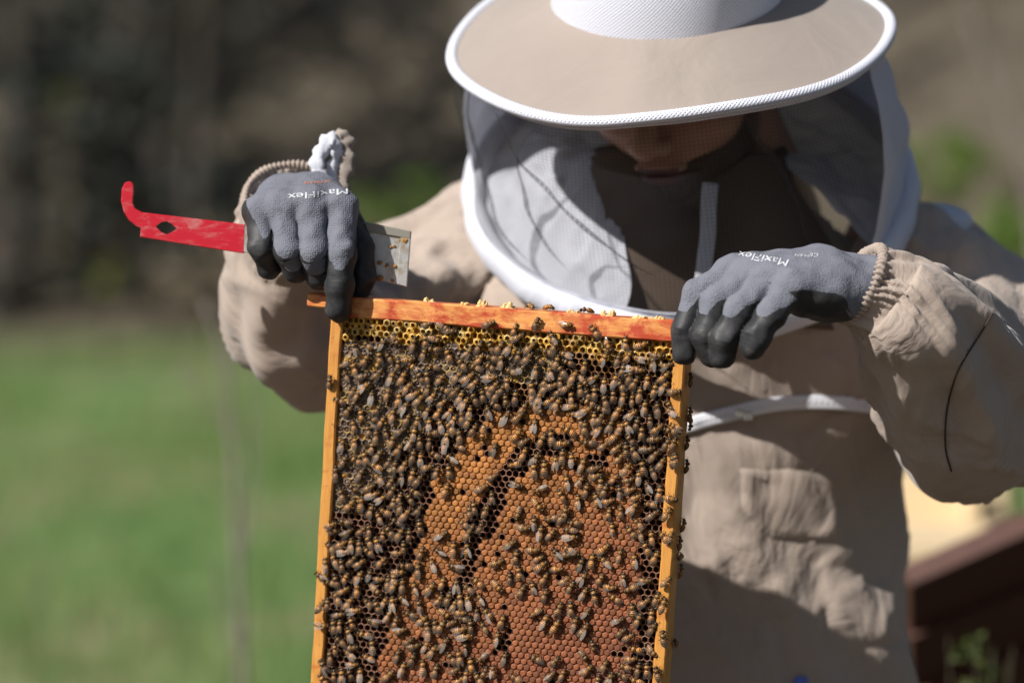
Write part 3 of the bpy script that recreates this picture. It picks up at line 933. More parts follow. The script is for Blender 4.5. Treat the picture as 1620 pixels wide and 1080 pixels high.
# ---- where the bees sit: read off the photograph in tiles (x0, y0, zoom): x, y, heading
TILES = [
((700,640,5.4),"545,110,60 650,105,40 785,180,85 640,255,55 345,240,265 265,210,60 440,380,70 145,360,170 75,460,150 50,560,100 700,320,30 690,420,70 430,620,30 340,720,30 420,790,95 640,690,-10 270,870,100 365,910,70 180,1020,150 610,510,200 640,930,-100 830,730,210 815,860,-40 785,1000,95 930,970,200 800,460,60 870,530,90 960,490,88 1030,440,88 790,550,95 860,300,60 930,280,100 1030,330,10 830,50,-50 690,30,60 395,70,110 230,60,80 60,60,60 165,110,95 105,130,60 230,140,60 70,200,130 45,280,85 140,270,100 20,350,90 30,730,70 700,1060,0 1060,660,100 1020,770,120 1020,960,60 1055,920,80 330,1050,70 250,1060,60"),
((880,640,4.909),"330,200,50 420,165,70 510,180,60 465,250,50 245,300,180 375,320,40 465,340,40 575,265,130 545,345,95 615,370,125 490,420,50 710,340,10 765,400,50 770,265,10 785,185,40 890,205,170 930,165,160 865,300,60 915,300,70 725,120,90 635,140,75 660,210,90 585,75,40 480,60,60 560,160,120 690,20,90 790,40,100 890,60,150 820,460,65 905,430,85 970,425,90 670,480,100 555,505,60 640,560,90 565,580,20 755,530,120 455,580,50 320,555,20 315,490,20 205,470,75 125,420,90 50,410,90 345,610,90 195,590,60 90,600,100 240,660,75 165,750,90 50,720,130 310,740,110 410,750,20 385,660,70 490,670,100 580,660,20 630,715,30 715,640,120 805,680,85 895,725,0 730,780,180 855,850,60 755,855,40 610,805,60 495,835,90 410,840,80 435,960,100 640,925,140 580,985,130 660,1010,110 745,1030,100 840,1030,140 950,1040,60 135,915,180 110,975,180 115,1035,10 60,850,50 150,80,180 190,120,110 290,100,85 345,110,60 240,40,30 120,20,10 350,40,170 100,200,150 60,300,10 220,180,90"),
((620,800,5.4),"670,50,90 805,50,60 600,160,140 660,240,60 750,215,80 425,255,30 240,170,100 150,240,90 120,70,50 70,240,60 105,345,90 35,140,160 60,400,10 255,400,70 410,390,150 525,370,90 645,370,95 350,510,120 225,550,90 540,520,170 110,510,180 60,570,10 90,680,90 200,700,115 325,700,50 430,660,75 550,680,95 650,710,150 400,800,60 490,790,70 530,850,70 590,800,100 660,820,110 755,800,120 730,660,145 100,800,140 30,680,60 235,850,110 20,830,100 160,920,165 265,970,40 455,920,-30 600,910,10 610,970,180 720,920,100 815,925,140 370,1020,100 430,1020,60 510,1010,20 590,1060,20 680,1020,95 790,1040,130 40,990,70 900,480,25 1020,330,30 1070,430,80 1005,610,95 905,690,-40 935,980,70 310,1030,100 80,1070,20"),
((780,800,5.4),"210,70,-95 355,150,110 265,205,185 410,230,85 490,110,190 610,80,40 690,140,180 500,240,50 655,210,180 670,280,10 175,330,30 210,420,65 355,370,10 395,445,30 420,520,40 540,410,130 650,365,160 700,390,-20 555,540,10 640,420,0 220,570,100 140,620,100 340,690,105 250,730,65 435,620,60 445,760,70 620,640,40 675,690,60 750,490,65 850,470,85 950,370,40 960,480,145 775,610,55 920,620,60 1005,695,0 1040,790,150 780,750,65 870,760,105 560,880,70 670,870,95 360,920,225 445,990,65 535,1030,60 800,915,50 705,1010,75 1000,70,80 1020,200,-80 780,1060,60"),
((900,860,4.91),"185,120,90 90,150,65 280,140,150 400,95,85 505,130,100 670,105,65 430,265,90 325,340,0 600,285,10 250,265,60 110,250,55 475,355,210 380,430,155 115,390,65 205,395,105 590,455,40 685,420,70 730,480,75 490,520,100 640,550,90 545,590,65 390,600,20 410,690,40 475,720,35 655,660,60 740,730,95 755,300,45 140,530,55 50,620,80 115,680,65 25,500,95 185,790,110 115,870,-45 150,985,45 275,950,65 520,815,170 650,840,-40 490,895,10 440,950,170 605,970,95 545,970,80 420,1020,160 690,1010,110 525,1065,170 230,1060,80 320,1050,70 600,30,120"),
((700,900,6),"555,490,65 525,660,85 590,845,75 490,965,95 870,430,45 885,850,160 1075,870,45 1025,1010,45 1140,1000,70 700,1040,160 370,850,225 275,905,100 230,1010,85 400,970,70 350,1040,130 415,585,125 190,595,30 225,635,10 275,520,90 225,745,90 170,830,105 90,840,130 130,960,30 20,710,60 160,1050,40 70,500,20"),
((495,880,5.4),"480,150,70 400,60,40 340,30,50 590,50,45 790,80,170 730,140,0 580,195,10 690,185,90 700,255,45 540,295,-40 380,290,90 270,295,30 210,360,120 130,395,85 70,430,60 75,590,0 310,400,60 370,455,15 470,400,140 550,420,120 620,390,60 690,390,110 640,510,65 780,370,145 905,120,90 895,420,105 840,490,170 940,550,40 510,555,165 720,570,65 740,670,65 825,720,35 870,770,20 435,665,175 510,760,100 470,870,160 345,775,15 245,720,150 320,840,150 345,920,10 190,780,100 150,860,100 90,930,125 90,1050,130 180,1010,90 250,1010,95 320,1000,120 400,1010,90 310,660,110 220,500,10 330,560,110 180,590,100 230,590,90 145,225,170 210,200,110 290,180,60 390,180,60 320,170,70 60,170,150 110,80,100 195,30,120 250,70,100 730,850,80 850,870,70 935,950,95 1050,970,75 765,960,75 650,1020,45 500,1060,60 970,770,65 1030,810,60 1050,590,100 1080,360,60 1000,270,55 1110,220,75 1130,760,80 990,650,105 870,260,115 790,260,95 640,230,90"),
((500,640,4.5),"235,40,50 320,70,100 440,30,60 550,80,90 790,50,60 720,110,80 805,140,90 870,60,60 940,40,55 975,110,60 830,200,190 890,150,110 700,200,80 740,260,100 815,270,90 665,280,65 590,320,60 550,260,75 270,270,85 400,300,85 190,290,80 205,400,60 140,490,95 690,365,80 745,380,90 805,450,20 890,290,120 840,360,150 935,240,90 870,480,75 940,460,105 950,380,10 430,440,160 520,410,70 565,440,80 630,440,60 610,520,80 685,500,75 735,540,60 530,550,60 450,530,140 545,610,60 465,670,35 405,640,20 380,590,30 260,590,140 185,640,110 245,720,50 320,710,85 330,890,45 205,835,170 135,890,10 110,850,20 225,910,35 185,990,30 105,1020,140 255,1000,95 310,1010,95 375,970,120 445,980,110 485,920,80 525,900,130 595,930,60 625,1000,100 665,910,90 745,860,100 700,620,150 665,670,125 600,660,70 560,690,80 605,730,90 650,770,45 730,750,60 500,755,165 395,755,70 455,800,120 560,830,-15 375,1040,140 205,1045,10 590,1050,10 920,600,70 895,930,35 980,1000,90 885,1040,150 755,1040,70 380,890,100"),
((520,490,6.355),"1000,140,20 1150,180,-20 540,350,60 670,320,-40 860,350,80 1070,300,-10 1050,390,170 800,500,10 1050,570,165 370,500,60 150,550,215 180,670,120 300,860,60 100,920,165 210,1000,50 320,1010,100 430,880,85 500,990,60 600,850,80 700,900,85 750,690,70 860,590,150 1000,670,95 1130,700,50 800,790,50 860,850,30 920,910,50 1000,800,80 1050,870,50 1150,930,40 1160,810,160 990,1010,60 1110,1050,60 1210,1010,55 640,1040,90 930,670,120 15,720,80 250,820,60"),
((690,480,6.355),"70,240,-10 150,280,0 530,210,20 800,260,70 1010,200,60 830,340,30 440,430,60 550,430,120 640,440,55 740,450,60 830,520,80 940,450,40 1040,560,150 1120,490,170 1200,430,60 1180,340,120 440,560,60 540,630,150 660,580,90 390,650,165 560,540,170 260,610,130 330,750,40 390,800,45 560,740,10 230,740,50 200,880,50 750,690,160 870,650,50 1010,680,90 720,790,85 590,830,50 530,870,110 465,920,100 610,920,70 670,860,60 700,960,100 380,950,120 250,940,70 300,1010,60 590,1010,150 800,930,85 960,850,100 960,930,90 1100,850,60 1180,820,20 1040,960,80 1150,970,40 1240,880,45 860,1030,60 990,1040,140 1230,1010,60 70,1000,40 160,1040,50 50,890,160 1110,780,60"),
((820,460,5.4),"150,270,70 410,300,0 650,350,130 310,370,130 310,430,10 920,440,90 1050,460,20 770,470,-50 1200,550,0 80,490,60 180,590,150 400,550,165 60,620,45 155,690,90 370,690,130 420,610,160 560,640,80 650,740,30 475,740,65 560,780,-45 740,570,60 850,590,75 900,670,75 940,560,60 1030,580,170 970,670,0 1040,670,0 1150,620,90 1280,640,20 1250,730,45 1250,830,55 1165,840,80 1100,770,90 1000,780,60 950,740,80 820,760,75 740,790,85 660,860,90 530,840,100 600,880,120 430,830,35 310,800,20 370,770,85 245,790,100 330,890,45 260,940,50 460,910,95 180,910,80 110,830,100 350,980,80 600,950,150 470,980,10 740,940,110 810,890,90 900,910,80 980,930,90 1035,880,85 880,810,130 1090,960,70 1180,990,110 1340,870,5 1290,980,120 600,1020,50 150,1010,130 510,1060,20 700,1020,170 880,1020,150 970,1040,50 640,1050,40"),
]
spots = []
for (x0, y0, zm), s in TILES:
    for q in s.split():
        a, b, h = (float(t) for t in q.split(','))
        px, py = x0 + a / zm, y0 + b / zm
        if all((px - o[0]) ** 2 + (py - o[1]) ** 2 > 75 for o in spots):
            spots.append((px, py, h))

gx = np.random.default_rng(17)
for q in range(900):
    px, py = gx.uniform(545, 900), gx.uniform(535, 780)
    if inside(HONEY, px, py) and all((px - o[0]) ** 2 + (py - o[1]) ** 2 > 15.5 ** 2 for o in spots) and len(spots) < 760:
        spots.append((px, py, gx.uniform(20, 160)))
# ---- one bee: body with legs and feelers (local: head towards +x, up +z), two wing pairs
def bee_body(seed):
    g = np.random.default_rng(seed)
    prof = [(-6.9, .12, .12, 1.7), (-6.5, .75, .7, 1.8), (-5.8, 1.35, 1.2, 1.95), (-5.0, 1.75, 1.6, 2.1), (-4.0, 2.1, 1.9, 2.25), (-2.8, 2.25, 2.05, 2.4), (-1.6, 2.15, 1.95, 2.5), (-.8, 1.7, 1.6, 2.5),
            (-.3, 1.1, 1.05, 2.5), (.05, .8, .8, 2.6), (.5, 1.5, 1.45, 2.8), (1.2, 2.0, 1.9, 3.0), (2.0, 2.1, 1.95, 3.0), (2.8, 1.7, 1.6, 2.8), (3.3, 1.0, 1.0, 2.6), (3.55, .7, .7, 2.45), (3.8, 1.25, 1.2, 2.4), (4.3, 1.75, 1.55, 2.2), (4.9, 1.6, 1.4, 2.0), (5.35, 1.0, .9, 1.8), (5.55, .3, .3, 1.6)]
    curl = g.uniform(-0.25, 0.5); swing = g.uniform(-0.9, 0.9)
    px_ = np.array([p[0] for p in prof])
    xs_ = np.unique(np.concatenate([px_, np.linspace(-6.2, -0.6, 23)]))
    n = 10
    ang = np.linspace(0, 2 * math.pi, n, endpoint=False)
    rings, cols = [], []
    for x in xs_:
        ry, rz, zc = (np.interp(x, px_, [p[i] for p in prof]) for i in (1, 2, 3))
        back = max(0, -x) / 7
        rings.append(np.stack([np.full(n, x), np.sin(ang) * ry + swing * back ** 2 * 1.6, zc + np.cos(ang) * rz - curl * back ** 2 * 2], 1))
        if x < -0.35:                     # abdomen: tan plates, dark hind edges, pale hair bands
            t = ((-x - 0.35) / 6.2) * 5
            ph = t % 1
            if ph < 0.28:
                c = (0.46, 0.34, 0.17)
            elif ph < 0.58:
                c = (0.40, 0.16, 0.026) if t < 2.4 else (0.15, 0.075, 0.022)
            else:
                c = (0.016, 0.011, 0.007)
            if t > 4.5: c = (0.035, 0.026, 0.017)
        elif x < 0.3:
            c = (0.09, 0.065, 0.035)
        elif x < 3.1:
            c = (0.24, 0.155, 0.055) if (x < 0.9 or x > 2.5) else (0.11, 0.072, 0.028)
        elif x < 3.7:
            c = (0.11, 0.085, 0.045)
        else:
            c = (0.040, 0.030, 0.018)
        cols += [c] * n
    V, F = loft(rings, True, True, True)
    C = list(cols)
    parts = [(V, F)]
    for s in (-1, 1):
        for hx, kx, fx, L in ((2.4, 3.4, 4.6, 2.6), (1.6, 1.6, 1.7, 3.3), (0.8, -0.8, -2.4, 3.2)):
            j = g.uniform(-0.6, 0.6, 2)
            p = tube([(hx, s * 1.2, 1.8), (kx + j[0], s * (L * 0.75), 2.5), ((kx + fx) / 2 + j[1], s * L, 1.0), (fx + j[1], s * (L + 0.5), 0.05)], [.28, .30, .24, .12], 4)
            parts.append(p); C += [(0.045, 0.032, 0.02)] * len(p[0])
        p = tube([(5.1, s * .5, 2.3), (5.9, s * 1.1, 2.9), (7.0, s * 1.6, 2.2)], [.13, .13, .09], 3)
        parts.append(p); C += [(0.03, 0.022, 0.015)] * len(p[0])
        p = tube([(4.2, s * 1.45, 2.5), (4.6, s * 1.6, 2.1), (4.8, s * 1.45, 1.6)], [.3, .5, .25], 5)
        parts.append(p); C += [(0.012, 0.010, 0.010)] * len(p[0])
    V, F = join_geo(parts)
    return V * 0.001, F, np.array([(*c, 1) for c in C])

def bee_wing(s, spread, lift):
    pts = [(1.3, 0.9), (0.2, 1.7), (-2.2, 2.6), (-5.2, 2.5), (-7.0, 1.6), (-6.6, 0.6), (-4.6, 0.0), (-2.0, 0.1), (0.4, 0.5)]
    a = spread
    V = []
    for x, y in pts:
        d = 1.3 - x
        xx = 1.3 - d * math.cos(a) ; yy = 0.9 + (y - 0.9) * math.cos(a) + d * math.sin(a)
        zz = 4.75 + lift * d * 0.16 - 0.012 * d * d + 0.05 * math.sin(d * 2) - 0.10 * abs(y)
        V.append((xx, s * yy, zz))
    V.append((V[0][0] * .3 + V[4][0] * .7, sum(p[1] for p in V) / 9, sum(p[2] for p in V) / 9 + 0.12))
    F = [((i, (i + 1) % 9, 9) if s > 0 else ((i + 1) % 9, i, 9)) for i in range(9)]
    return np.array(V) * 0.001, F

bodies = [bee_body(50 + i) for i in range(6)]
wings = [{s: bee_wing(s, sp_, lf) for s in (-1, 1)} for sp_, lf in ((-0.05, 0.0), (0.02, 0.1), (0.10, 0.1), (-0.08, -0.1), (0.30, 0.5), (0.05, 0.0))]
body_me, wing_me = [], []
for V, F, C in bodies:
    o = mesh_obj('honey_bee', V, F, M['bee'], attrs={'Col': C, 'tone': np.zeros(len(V))})
    body_me.append(o.data); bpy.data.objects.remove(o)
for w in wings:
    d = {}
    for s in (-1, 1):
        o = mesh_obj('wing', *w[s], M['wing']); d[s] = o.data; bpy.data.objects.remove(o)
    wing_me.append(d)

def bee_matrix(pos, normal, head_dir, scale):
    n = Vector(normal).normalized(); x = Vector(head_dir); x = (x - n * x.dot(n)).normalized(); y = n.cross(x)
    return Matrix(((x.x * scale, y.x * scale, n.x * scale, pos[0]), (x.y * scale, y.y * scale, n.y * scale, pos[1]), (x.z * scale, y.z * scale, n.z * scale, pos[2]), (0, 0, 0, 1)))

def place_bee(mw, bi, wi, label, group):
    o = bpy.data.objects.new('honey_bee', body_me[bi]); col.objects.link(o)
    o.matrix_world = mw
    tag(o, label, 'bee', group)
    for s in (-1, 1):
        c = bpy.data.objects.new('wing', wing_me[wi][s]); col.objects.link(c); c.parent = o
    return o

gb = np.random.default_rng(99)
recs = []
for px, py, h in spots:
    p = on_plane(px, py, CY - 0.0005)
    onbar = abs(p[0]) > HW - BT - 0.001 or p[2] > -0.0155
    y = -DP - 0.0012 if onbar else CY - 0.0008
    p = on_plane(px, py, y - 0.0025)
    if p[2] > -0.003: continue
    p[0] = max(-HW - 0.001, min(HW - 0.002, p[0]))
    nn = sorted((px - a) ** 2 + (py - b) ** 2 for a, b, _ in spots)
    near = math.sqrt(nn[1])
    lift = 0.0 if near > 16 else gb.uniform(0, 0.0022)
    hd = rad(h)
    tilt = gb.uniform(-0.24, 0.24, 2)
    nrm = np.array([tilt[0], -1, tilt[1]])
    mw = FM @ bee_matrix((p[0], y - lift, p[2]), nrm, (math.cos(hd), gb.uniform(-0.12, 0.1), math.sin(hd)), gb.uniform(0.94, 1.20))
    recs.append(dict(mw=mw, px=px, py=py, near=math.sqrt(nn[1]) + 0.5 * math.sqrt(nn[2]), p=p, bar=onbar))
def bee_label(r):
    px, py = r['px'], r['py']
    if r['p'][2] > -0.028:
        return 'honey bee on the yellow wax just under the top bar', 'bees below the top bar'
    if r['bar']:
        return ('honey bee climbing the front of the left side bar', 'bees on the left side bar') if px < 700 else ('honey bee climbing the front of the right side bar', 'bees on the right side bar')
    if inside(BROOD, px, py):
        return 'honey bee walking on the orange capped brood', 'bees on the capped brood'
    if px < 770:
        return 'honey bee in the crowd left of the orange brood', 'bees crowding the left of the comb'
    return 'honey bee in the crowd right of and above the orange brood', 'bees crowding the right of the comb'
special = 0
# three bees standing on the top edge, a dozen on the shaded outer side of the right bar
tops = [((838, 491), (-0.4, 0.5, 0), 4, 'leftmost bee standing on the top edge of the wooden bar'), ((868, 496), (0.8, -0.5, 0), 4, 'middle bee with raised wings on the top edge of the wooden bar'), ((927, 500), (-1, -0.2, 0), 4, 'rightmost bee standing on the top edge beside burr wax')]
for (px, py), hd, wi, lab in tops:
    p = on_plane(px, py, -0.006)
    place_bee(FM @ bee_matrix((p[0], p[1], 0.0008), (0, 0, 1), hd, 0.98), 1, wi, lab, None); special += 1
outer = [(600, 2, 100), (655, 6, 80), (672, 9, -100), (700, 4, 90), (738, 7, 95), (832, 8, 60), (858, 2, 80), (882, 6, 10), (905, 10, 90), (1020, 9, 150)]
for py, yy, h in outer:
    base = on_plane(1095 - (py - 566) * 0.062, py, 0.0)
    place_bee(FM @ bee_matrix((HW + 0.0005, -0.004 + yy * 0.0016, base[2]), (1, 0, 0), (0, math.cos(rad(h)), math.sin(rad(h))), 0.98), special % 6, 4, 'dark bee clinging to the shaded outer side of the right bar', 'bees on the outer side of the right bar'); special += 1
recs.sort(key=lambda r: -r['near'])
single = 300 - special
for i, r in enumerate(recs[:single]):
    lab, grp = bee_label(r)
    wi = int(gb.choice([0, 1, 2, 3, 4, 5], p=[.24, .2, .16, .16, .06, .18]))
    place_bee(r['mw'], int(gb.integers(0, 6)), wi, lab, grp)
BV, BF, BC, BT_, MI, off = [], [], [], [], [], 0
for r in recs[single:]:
    bi, wi = int(gb.integers(0, 6)), int(gb.choice([0, 1, 2, 3, 5]))
    m4 = np.array(r['mw'])
    tone = gb.uniform()
    for kind, (V, F, C) in ((0, bodies[bi]), (1, (*wings[wi][-1], None)), (1, (*wings[wi][1], None))):
        BV.append(V @ m4[:3, :3].T + m4[:3, 3]); BF += [tuple(k + off for k in q) for q in F]
        BC.append(C if C is not None else np.ones((len(V), 4))); BT_.append(np.full(len(V), tone)); MI += [kind] * len(F); off += len(V)
if BV:
    o = mesh_obj('bee_crowd', np.vstack(BV), BF, mats=[M['bee'], M['wing']], midx=MI, attrs={'Col': np.vstack(BC), 'tone': np.concatenate(BT_)})
    o['kind'] = 'stuff'
    o['label'] = 'packed mass of further honey bees across the comb'
    o['category'] = 'bees'
print('bees', len(recs), special)

# ---- capped cells: the 300 least covered ones are parts of their own
bp = np.array([(r['px'], r['py']) for r in recs])
def clear(c):
    return -min(26.0, np.min(np.hypot(bp[:, 0] - c[3], bp[:, 1] - c[4])))
vis = [c for c in cap_cells if c[4] < 1078]
vis.sort(key=clear)
solo = set(id(c) for c in vis[:300])
proto = []
for j in range(18):
    V, F = cap_mesh(0, 0, 0, 0.09)
    V = np.array(V)
    g6.uniform()
    me_cols = []
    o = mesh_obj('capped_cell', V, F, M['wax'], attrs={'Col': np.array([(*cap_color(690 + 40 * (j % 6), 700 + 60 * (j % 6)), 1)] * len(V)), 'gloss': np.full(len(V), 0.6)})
    proto.append(o.data); bpy.data.objects.remove(o)
for c in cap_cells:
    x, z, surf, px, py = c
    if id(c) in solo:
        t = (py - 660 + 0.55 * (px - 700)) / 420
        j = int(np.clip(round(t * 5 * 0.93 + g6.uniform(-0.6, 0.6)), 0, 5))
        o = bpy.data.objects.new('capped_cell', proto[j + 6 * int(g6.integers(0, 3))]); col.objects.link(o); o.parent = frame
        o.location = (x, surf, z)
    else:
        V, F = cap_mesh(x, z, surf, 0.09)
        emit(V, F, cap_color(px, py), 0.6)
CV = np.array(CV)
comb = mesh_obj('comb', CV, CF, M['wax'], frame, smooth=False, attrs={'Col': np.array([(*c, 1) for c in CC]), 'gloss': np.array(CG)})
comb['kind'] = 'stuff'
# middle wall and far face of the comb
v, f = box_geo(xmin, xmax, CY + 0.0098, 0.0125, ZB + 0.011, -0.0170)
mesh_obj('comb_back', v, f, mat('old_brown_wax', (0.10, 0.05, 0.025), 0.7)[0], frame, smooth=False)

# ------------------------------------------------------------------ the beekeeper
# ---- body: head, neck, trunk, limbs under the clothes
HF = np.array([-0.425, -0.80, -0.423]); HF /= np.linalg.norm(HF)       # where the face points
HU = np.array([-0.198, -0.373, 0.906]); HU -= HF * HU.dot(HF); HU /= np.linalg.norm(HU)
HS = np.cross(HF, HU)
HO = at(1085, 92, 0.215)
HR = np.stack([HS, HF, HU], 1)                                          # head-local x, y, z (mm) to world
def head_sd(p):
    d = smin(sd_ell(p, (0, -12, 22), (76, 96, 86)), sd_ell(p, (0, 28, -48), (58, 58, 56)), 30)
    d = smin(d, sd_ell(p, (0, 62, -92), (24, 22, 18)), 26)
    d = smin(d, sd_ell(p, (0, 72, 22), (58, 18, 14)), 14)                # brow
    for s in (-1, 1):
        d = smin(d, sd_ell(p, (s * 42, 58, -30), (24, 22, 20)), 16)      # cheek
        d = smax(d, -sd_ell(p, (s * 32, 92, 2), (19, 15, 12)), 9)        # eye socket
        d = smin(d, sd_ell(p, (s * 32, 74, 0), (14, 12, 12)), 2)         # eye under its lid
        d = smin(d, sd_ell(p, (s * 32, 75, 3.5), (15, 13, 9)), 2)
        e = sd_ell(p, (s * 78, -14, -18), (7, 20, 32))
        e = smax(e, -sd_ell(p, (s * 86, -10, -16), (6, 11, 20)), 4)
        d = smin(d, e, 6)
    d = smin(d, sd_cone(p, (0, 82, 12), (0, 108, -34), 8, 11), 7)        # nose
    d = smin(d, sd_ell(p, (0, 108, -38), (12, 10, 9)), 5)
    for s in (-1, 1):
        d = smin(d, sd_ell(p, (s * 13, 97, -40), (8, 10, 8)), 5)
        d = smax(d, -sd_ell(p, (s * 7, 103, -49), (4, 6, 4)), 3)
    d = smin(d, sd_ell(p, (0, 86, -64), (25, 10, 5)), 4)                 # lips
    d = smin(d, sd_ell(p, (0, 84, -74), (21, 11, 6)), 4)
    d = smax(d, -sd_ell(p, (0, 98, -69), (24, 12, 1.3)), 2)
    d = smin(d, sd_cone(p, (0, -22, -60), (0, -70, -190), 58, 64), 24)   # neck
    return d
hv, hf = surface(head_sd, (-100, -125, -210), (100, 130, 120), 2.6)
lip = ((np.abs(hv[:, 0]) < 20) & (np.abs(hv[:, 2] + 69) < 7) & (hv[:, 1] > 80)).astype(float)
stub = np.clip((-(hv[:, 2] + 44) + np.clip((52 - hv[:, 1]) * 0.55, -20, 45)) / 10, 0, 1) * np.clip((hv[:, 1] + 5) / 15, 0, 1) * np.clip((hv[:, 2] + 135) / 15, 0, 1)
hw = HO + (hv * 0.001) @ HR.T
CX = 0.145
def body_sd(p):
    d = sd_ell(p, (CX, 0.335, 1.20), (0.17, 0.10, 0.26))
    d = smin(d, sd_ell(p, (CX, 0.335, 0.93), (0.165, 0.11, 0.16)), 0.08)
    d = smin(d, sd_cone(p, (CX, 0.33, 1.40), (CX - 0.02, 0.30, 1.50), 0.075, 0.06), 0.04)
    for s, sh, el, wr in ((-1, at(770, 400, 0.33), at(495, 560, 0.205), at(470, 325, 0.12)), (1, at(1420, 400, 0.33), at(1575, 640, 0.10), at(1385, 462, -0.05))):
        d = smin(d, sd_cone(p, sh, el, 0.052, 0.040), 0.04)
        d = smin(d, sd_cone(p, el, wr, 0.040, 0.026), 0.02)
        hip = np.array([CX + s * 0.09, 0.335, 0.88]); kn = np.array([CX + s * 0.11, 0.31, 0.49]); an = np.array([CX + s * 0.12, 0.34, 0.09])
        d = smin(d, sd_cone(p, hip, kn, 0.085, 0.055), 0.04)
        d = smin(d, sd_cone(p, kn, an, 0.052, 0.036), 0.03)
        d = smin(d, sd_cone(p, an - (0, 0, 0.04), an + (0, -0.15, -0.055), 0.035, 0.028), 0.02)
    return d
bv, bf = surface(body_sd, (-0.30, -0.12, 0.0), (0.60, 0.52, 1.56), 0.012)
v, f = join_geo([(hw, hf), (bv, bf)])
person_loc = np.array([CX, 0.335, 0.0])
person = mesh_obj('person', v, f, M['skin'], attrs={'lip': np.concatenate([lip, np.zeros(len(bv))]), 'stub': np.concatenate([stub, np.zeros(len(bv))])}, loc=person_loc)
tag(person, 'beekeeper in beige jacket, veiled hat and grey gloves holding up the comb frame', 'person')
def pmesh(name, v, f, m, parent=None, **k):
    """a part of the beekeeper, given in world coordinates"""
    o = mesh_obj(name, np.asarray(v, float) - person_loc, f, m, parent or person, **k)
    return o

# beard and hair
def beard_sd(p):
    d = smin(sd_ell(p, (0, 28, -52), (59.5, 60.5, 59)), sd_ell(p, (0, 62, -98), (30, 27, 26)), 26)
    d = smin(d, sd_ell(p, (0, 92, -57), (30, 10, 8)), 6)
    lim = p[:, 2] + 46 - np.clip((52 - p[:, 1]) * 0.55, -20, 40)
    d = smax(d, lim, 6)
    d = smax(d, -sd_ell(p, (0, 100, -70), (18, 26, 6)), 4)
    d = smax(d, -(p[:, 1] - 14), 4)
    d = smax(d, -sd_ell(p, (0, 96, -34), (50, 40, 16)), 5)
    w = np.sin(p[:, 0] * 0.9 + p[:, 2] * 0.5) * np.sin(p[:, 1] * 0.8 - p[:, 2] * 0.4) * 1.6 + np.sin(p[:, 0] * 2.3 + p[:, 1]) * np.sin(p[:, 2] * 1.9) * 0.8
    return d + w
v, f = surface(beard_sd, (-80, -20, -140), (80, 115, 30), 2.2)
pmesh('beard', HO + (v * 0.001) @ HR.T, f, M['hair'])
def hair_sd(p):
    d = sd_ell(p, (0, -16, 26), (82, 100, 90))
    d = smax(d, p[:, 1] - 52, 8); d = smax(d, -(p[:, 2] + 40 - np.clip((p[:, 1] + 20), -30, 60) * 1.0), 8)
    return smax(d, -sd_ell(p, (0, -12, 22), (74, 94, 84)), 2)
v, f = surface(hair_sd, (-95, -125, -80), (95, 70, 125), 4)
pmesh('hair', HO + (v * 0.001) @ HR.T, f, M['hair'])

# ---- cloth folds: ridges that run along a sleeve, given as angle, drift, width, height, from, to
def ridge_field(ridges, s, ang):
    d = np.zeros_like(ang)
    for a0, drift, w, h, s0, s1 in ridges:
        env = max(0.0, min(1.0, (s - s0) / 0.08, (s1 - s) / 0.08))
        if env <= 0: continue
        da = (ang - (a0 + drift * (s - s0)) + math.pi) % (2 * math.pi) - math.pi
        x = da / w
        d = d + env * h * (np.exp(-x * x) - 0.55 * np.exp(-((x - 1.6) / 0.8) ** 2))
    return d

def sleeve(name, key, radii, ridges, seed, n=96, m=110, gather=0.16, up=(0, 0, 1), flat=None):
    """key points with radii lofted into a sleeve; the first stretch is gathered by elastic"""
    pr = smooth_path(np.hstack([np.array(key), np.array(radii)[:, None]]), n)
    path, r = pr[:, :3], pr[:, 3]
    t, A, B = frames(path, up)
    ang = np.linspace(0, 2 * math.pi, m, endpoint=False)
    L = np.concatenate([[0], np.cumsum(np.linalg.norm(np.diff(path, axis=0), axis=1))]); S_ = L / L[-1]
    rings = []
    for i in range(n):
        s = S_[i]
        d = ridge_field(ridges, s, ang)
        gg = max(0.0, 1 - s / gather)
        if gg > 0:
            d = d + gg ** 0.6 * 0.0026 * np.sin(26 * ang + 3.0 * np.sin(3 * ang + seed) + 5 * math.sin(s * 40)) * (0.55 + 0.45 * np.sin(5 * ang + seed))
            d = d + gg * 0.0022 * np.sin(9 * ang + 70 * s + 2 * np.sin(2 * ang))
        base = path[i] + np.outer(np.cos(ang), A[i]) * r[i] + np.outer(np.sin(ang), B[i]) * r[i]
        nn = np.array([noise.noise(Vector((q[0] * 9 + seed, q[1] * 9, q[2] * 9))) + 0.5 * noise.noise(Vector((q[0] * 22 + seed, q[1] * 22, q[2] * 22))) for q in base])
        d = d + nn * min(0.016, r[i] * 0.20) * min(1, s / 0.1 + 0.15)
        cr_ = np.array([crease(q, 13, seed) - 0.6 * crease(q, 21, seed + 4) for q in base])
        d = d + cr_ * min(0.0065, r[i] * 0.085) * min(1, s / 0.08)
        rr = r[i] + d
        rings.append(path[i] + (np.cos(ang) * rr)[:, None] * A[i] + (np.sin(ang) * rr)[:, None] * B[i])
    # turn the hem inwards
    c = path[0]
    rings = [c + (np.array(rings[0]) - c) * 0.84 + t[0] * 0.012, c + (np.array(rings[0]) - c) * 0.88 + t[0] * 0.001] + rings
    return loft(rings), path, (t, A, B), r

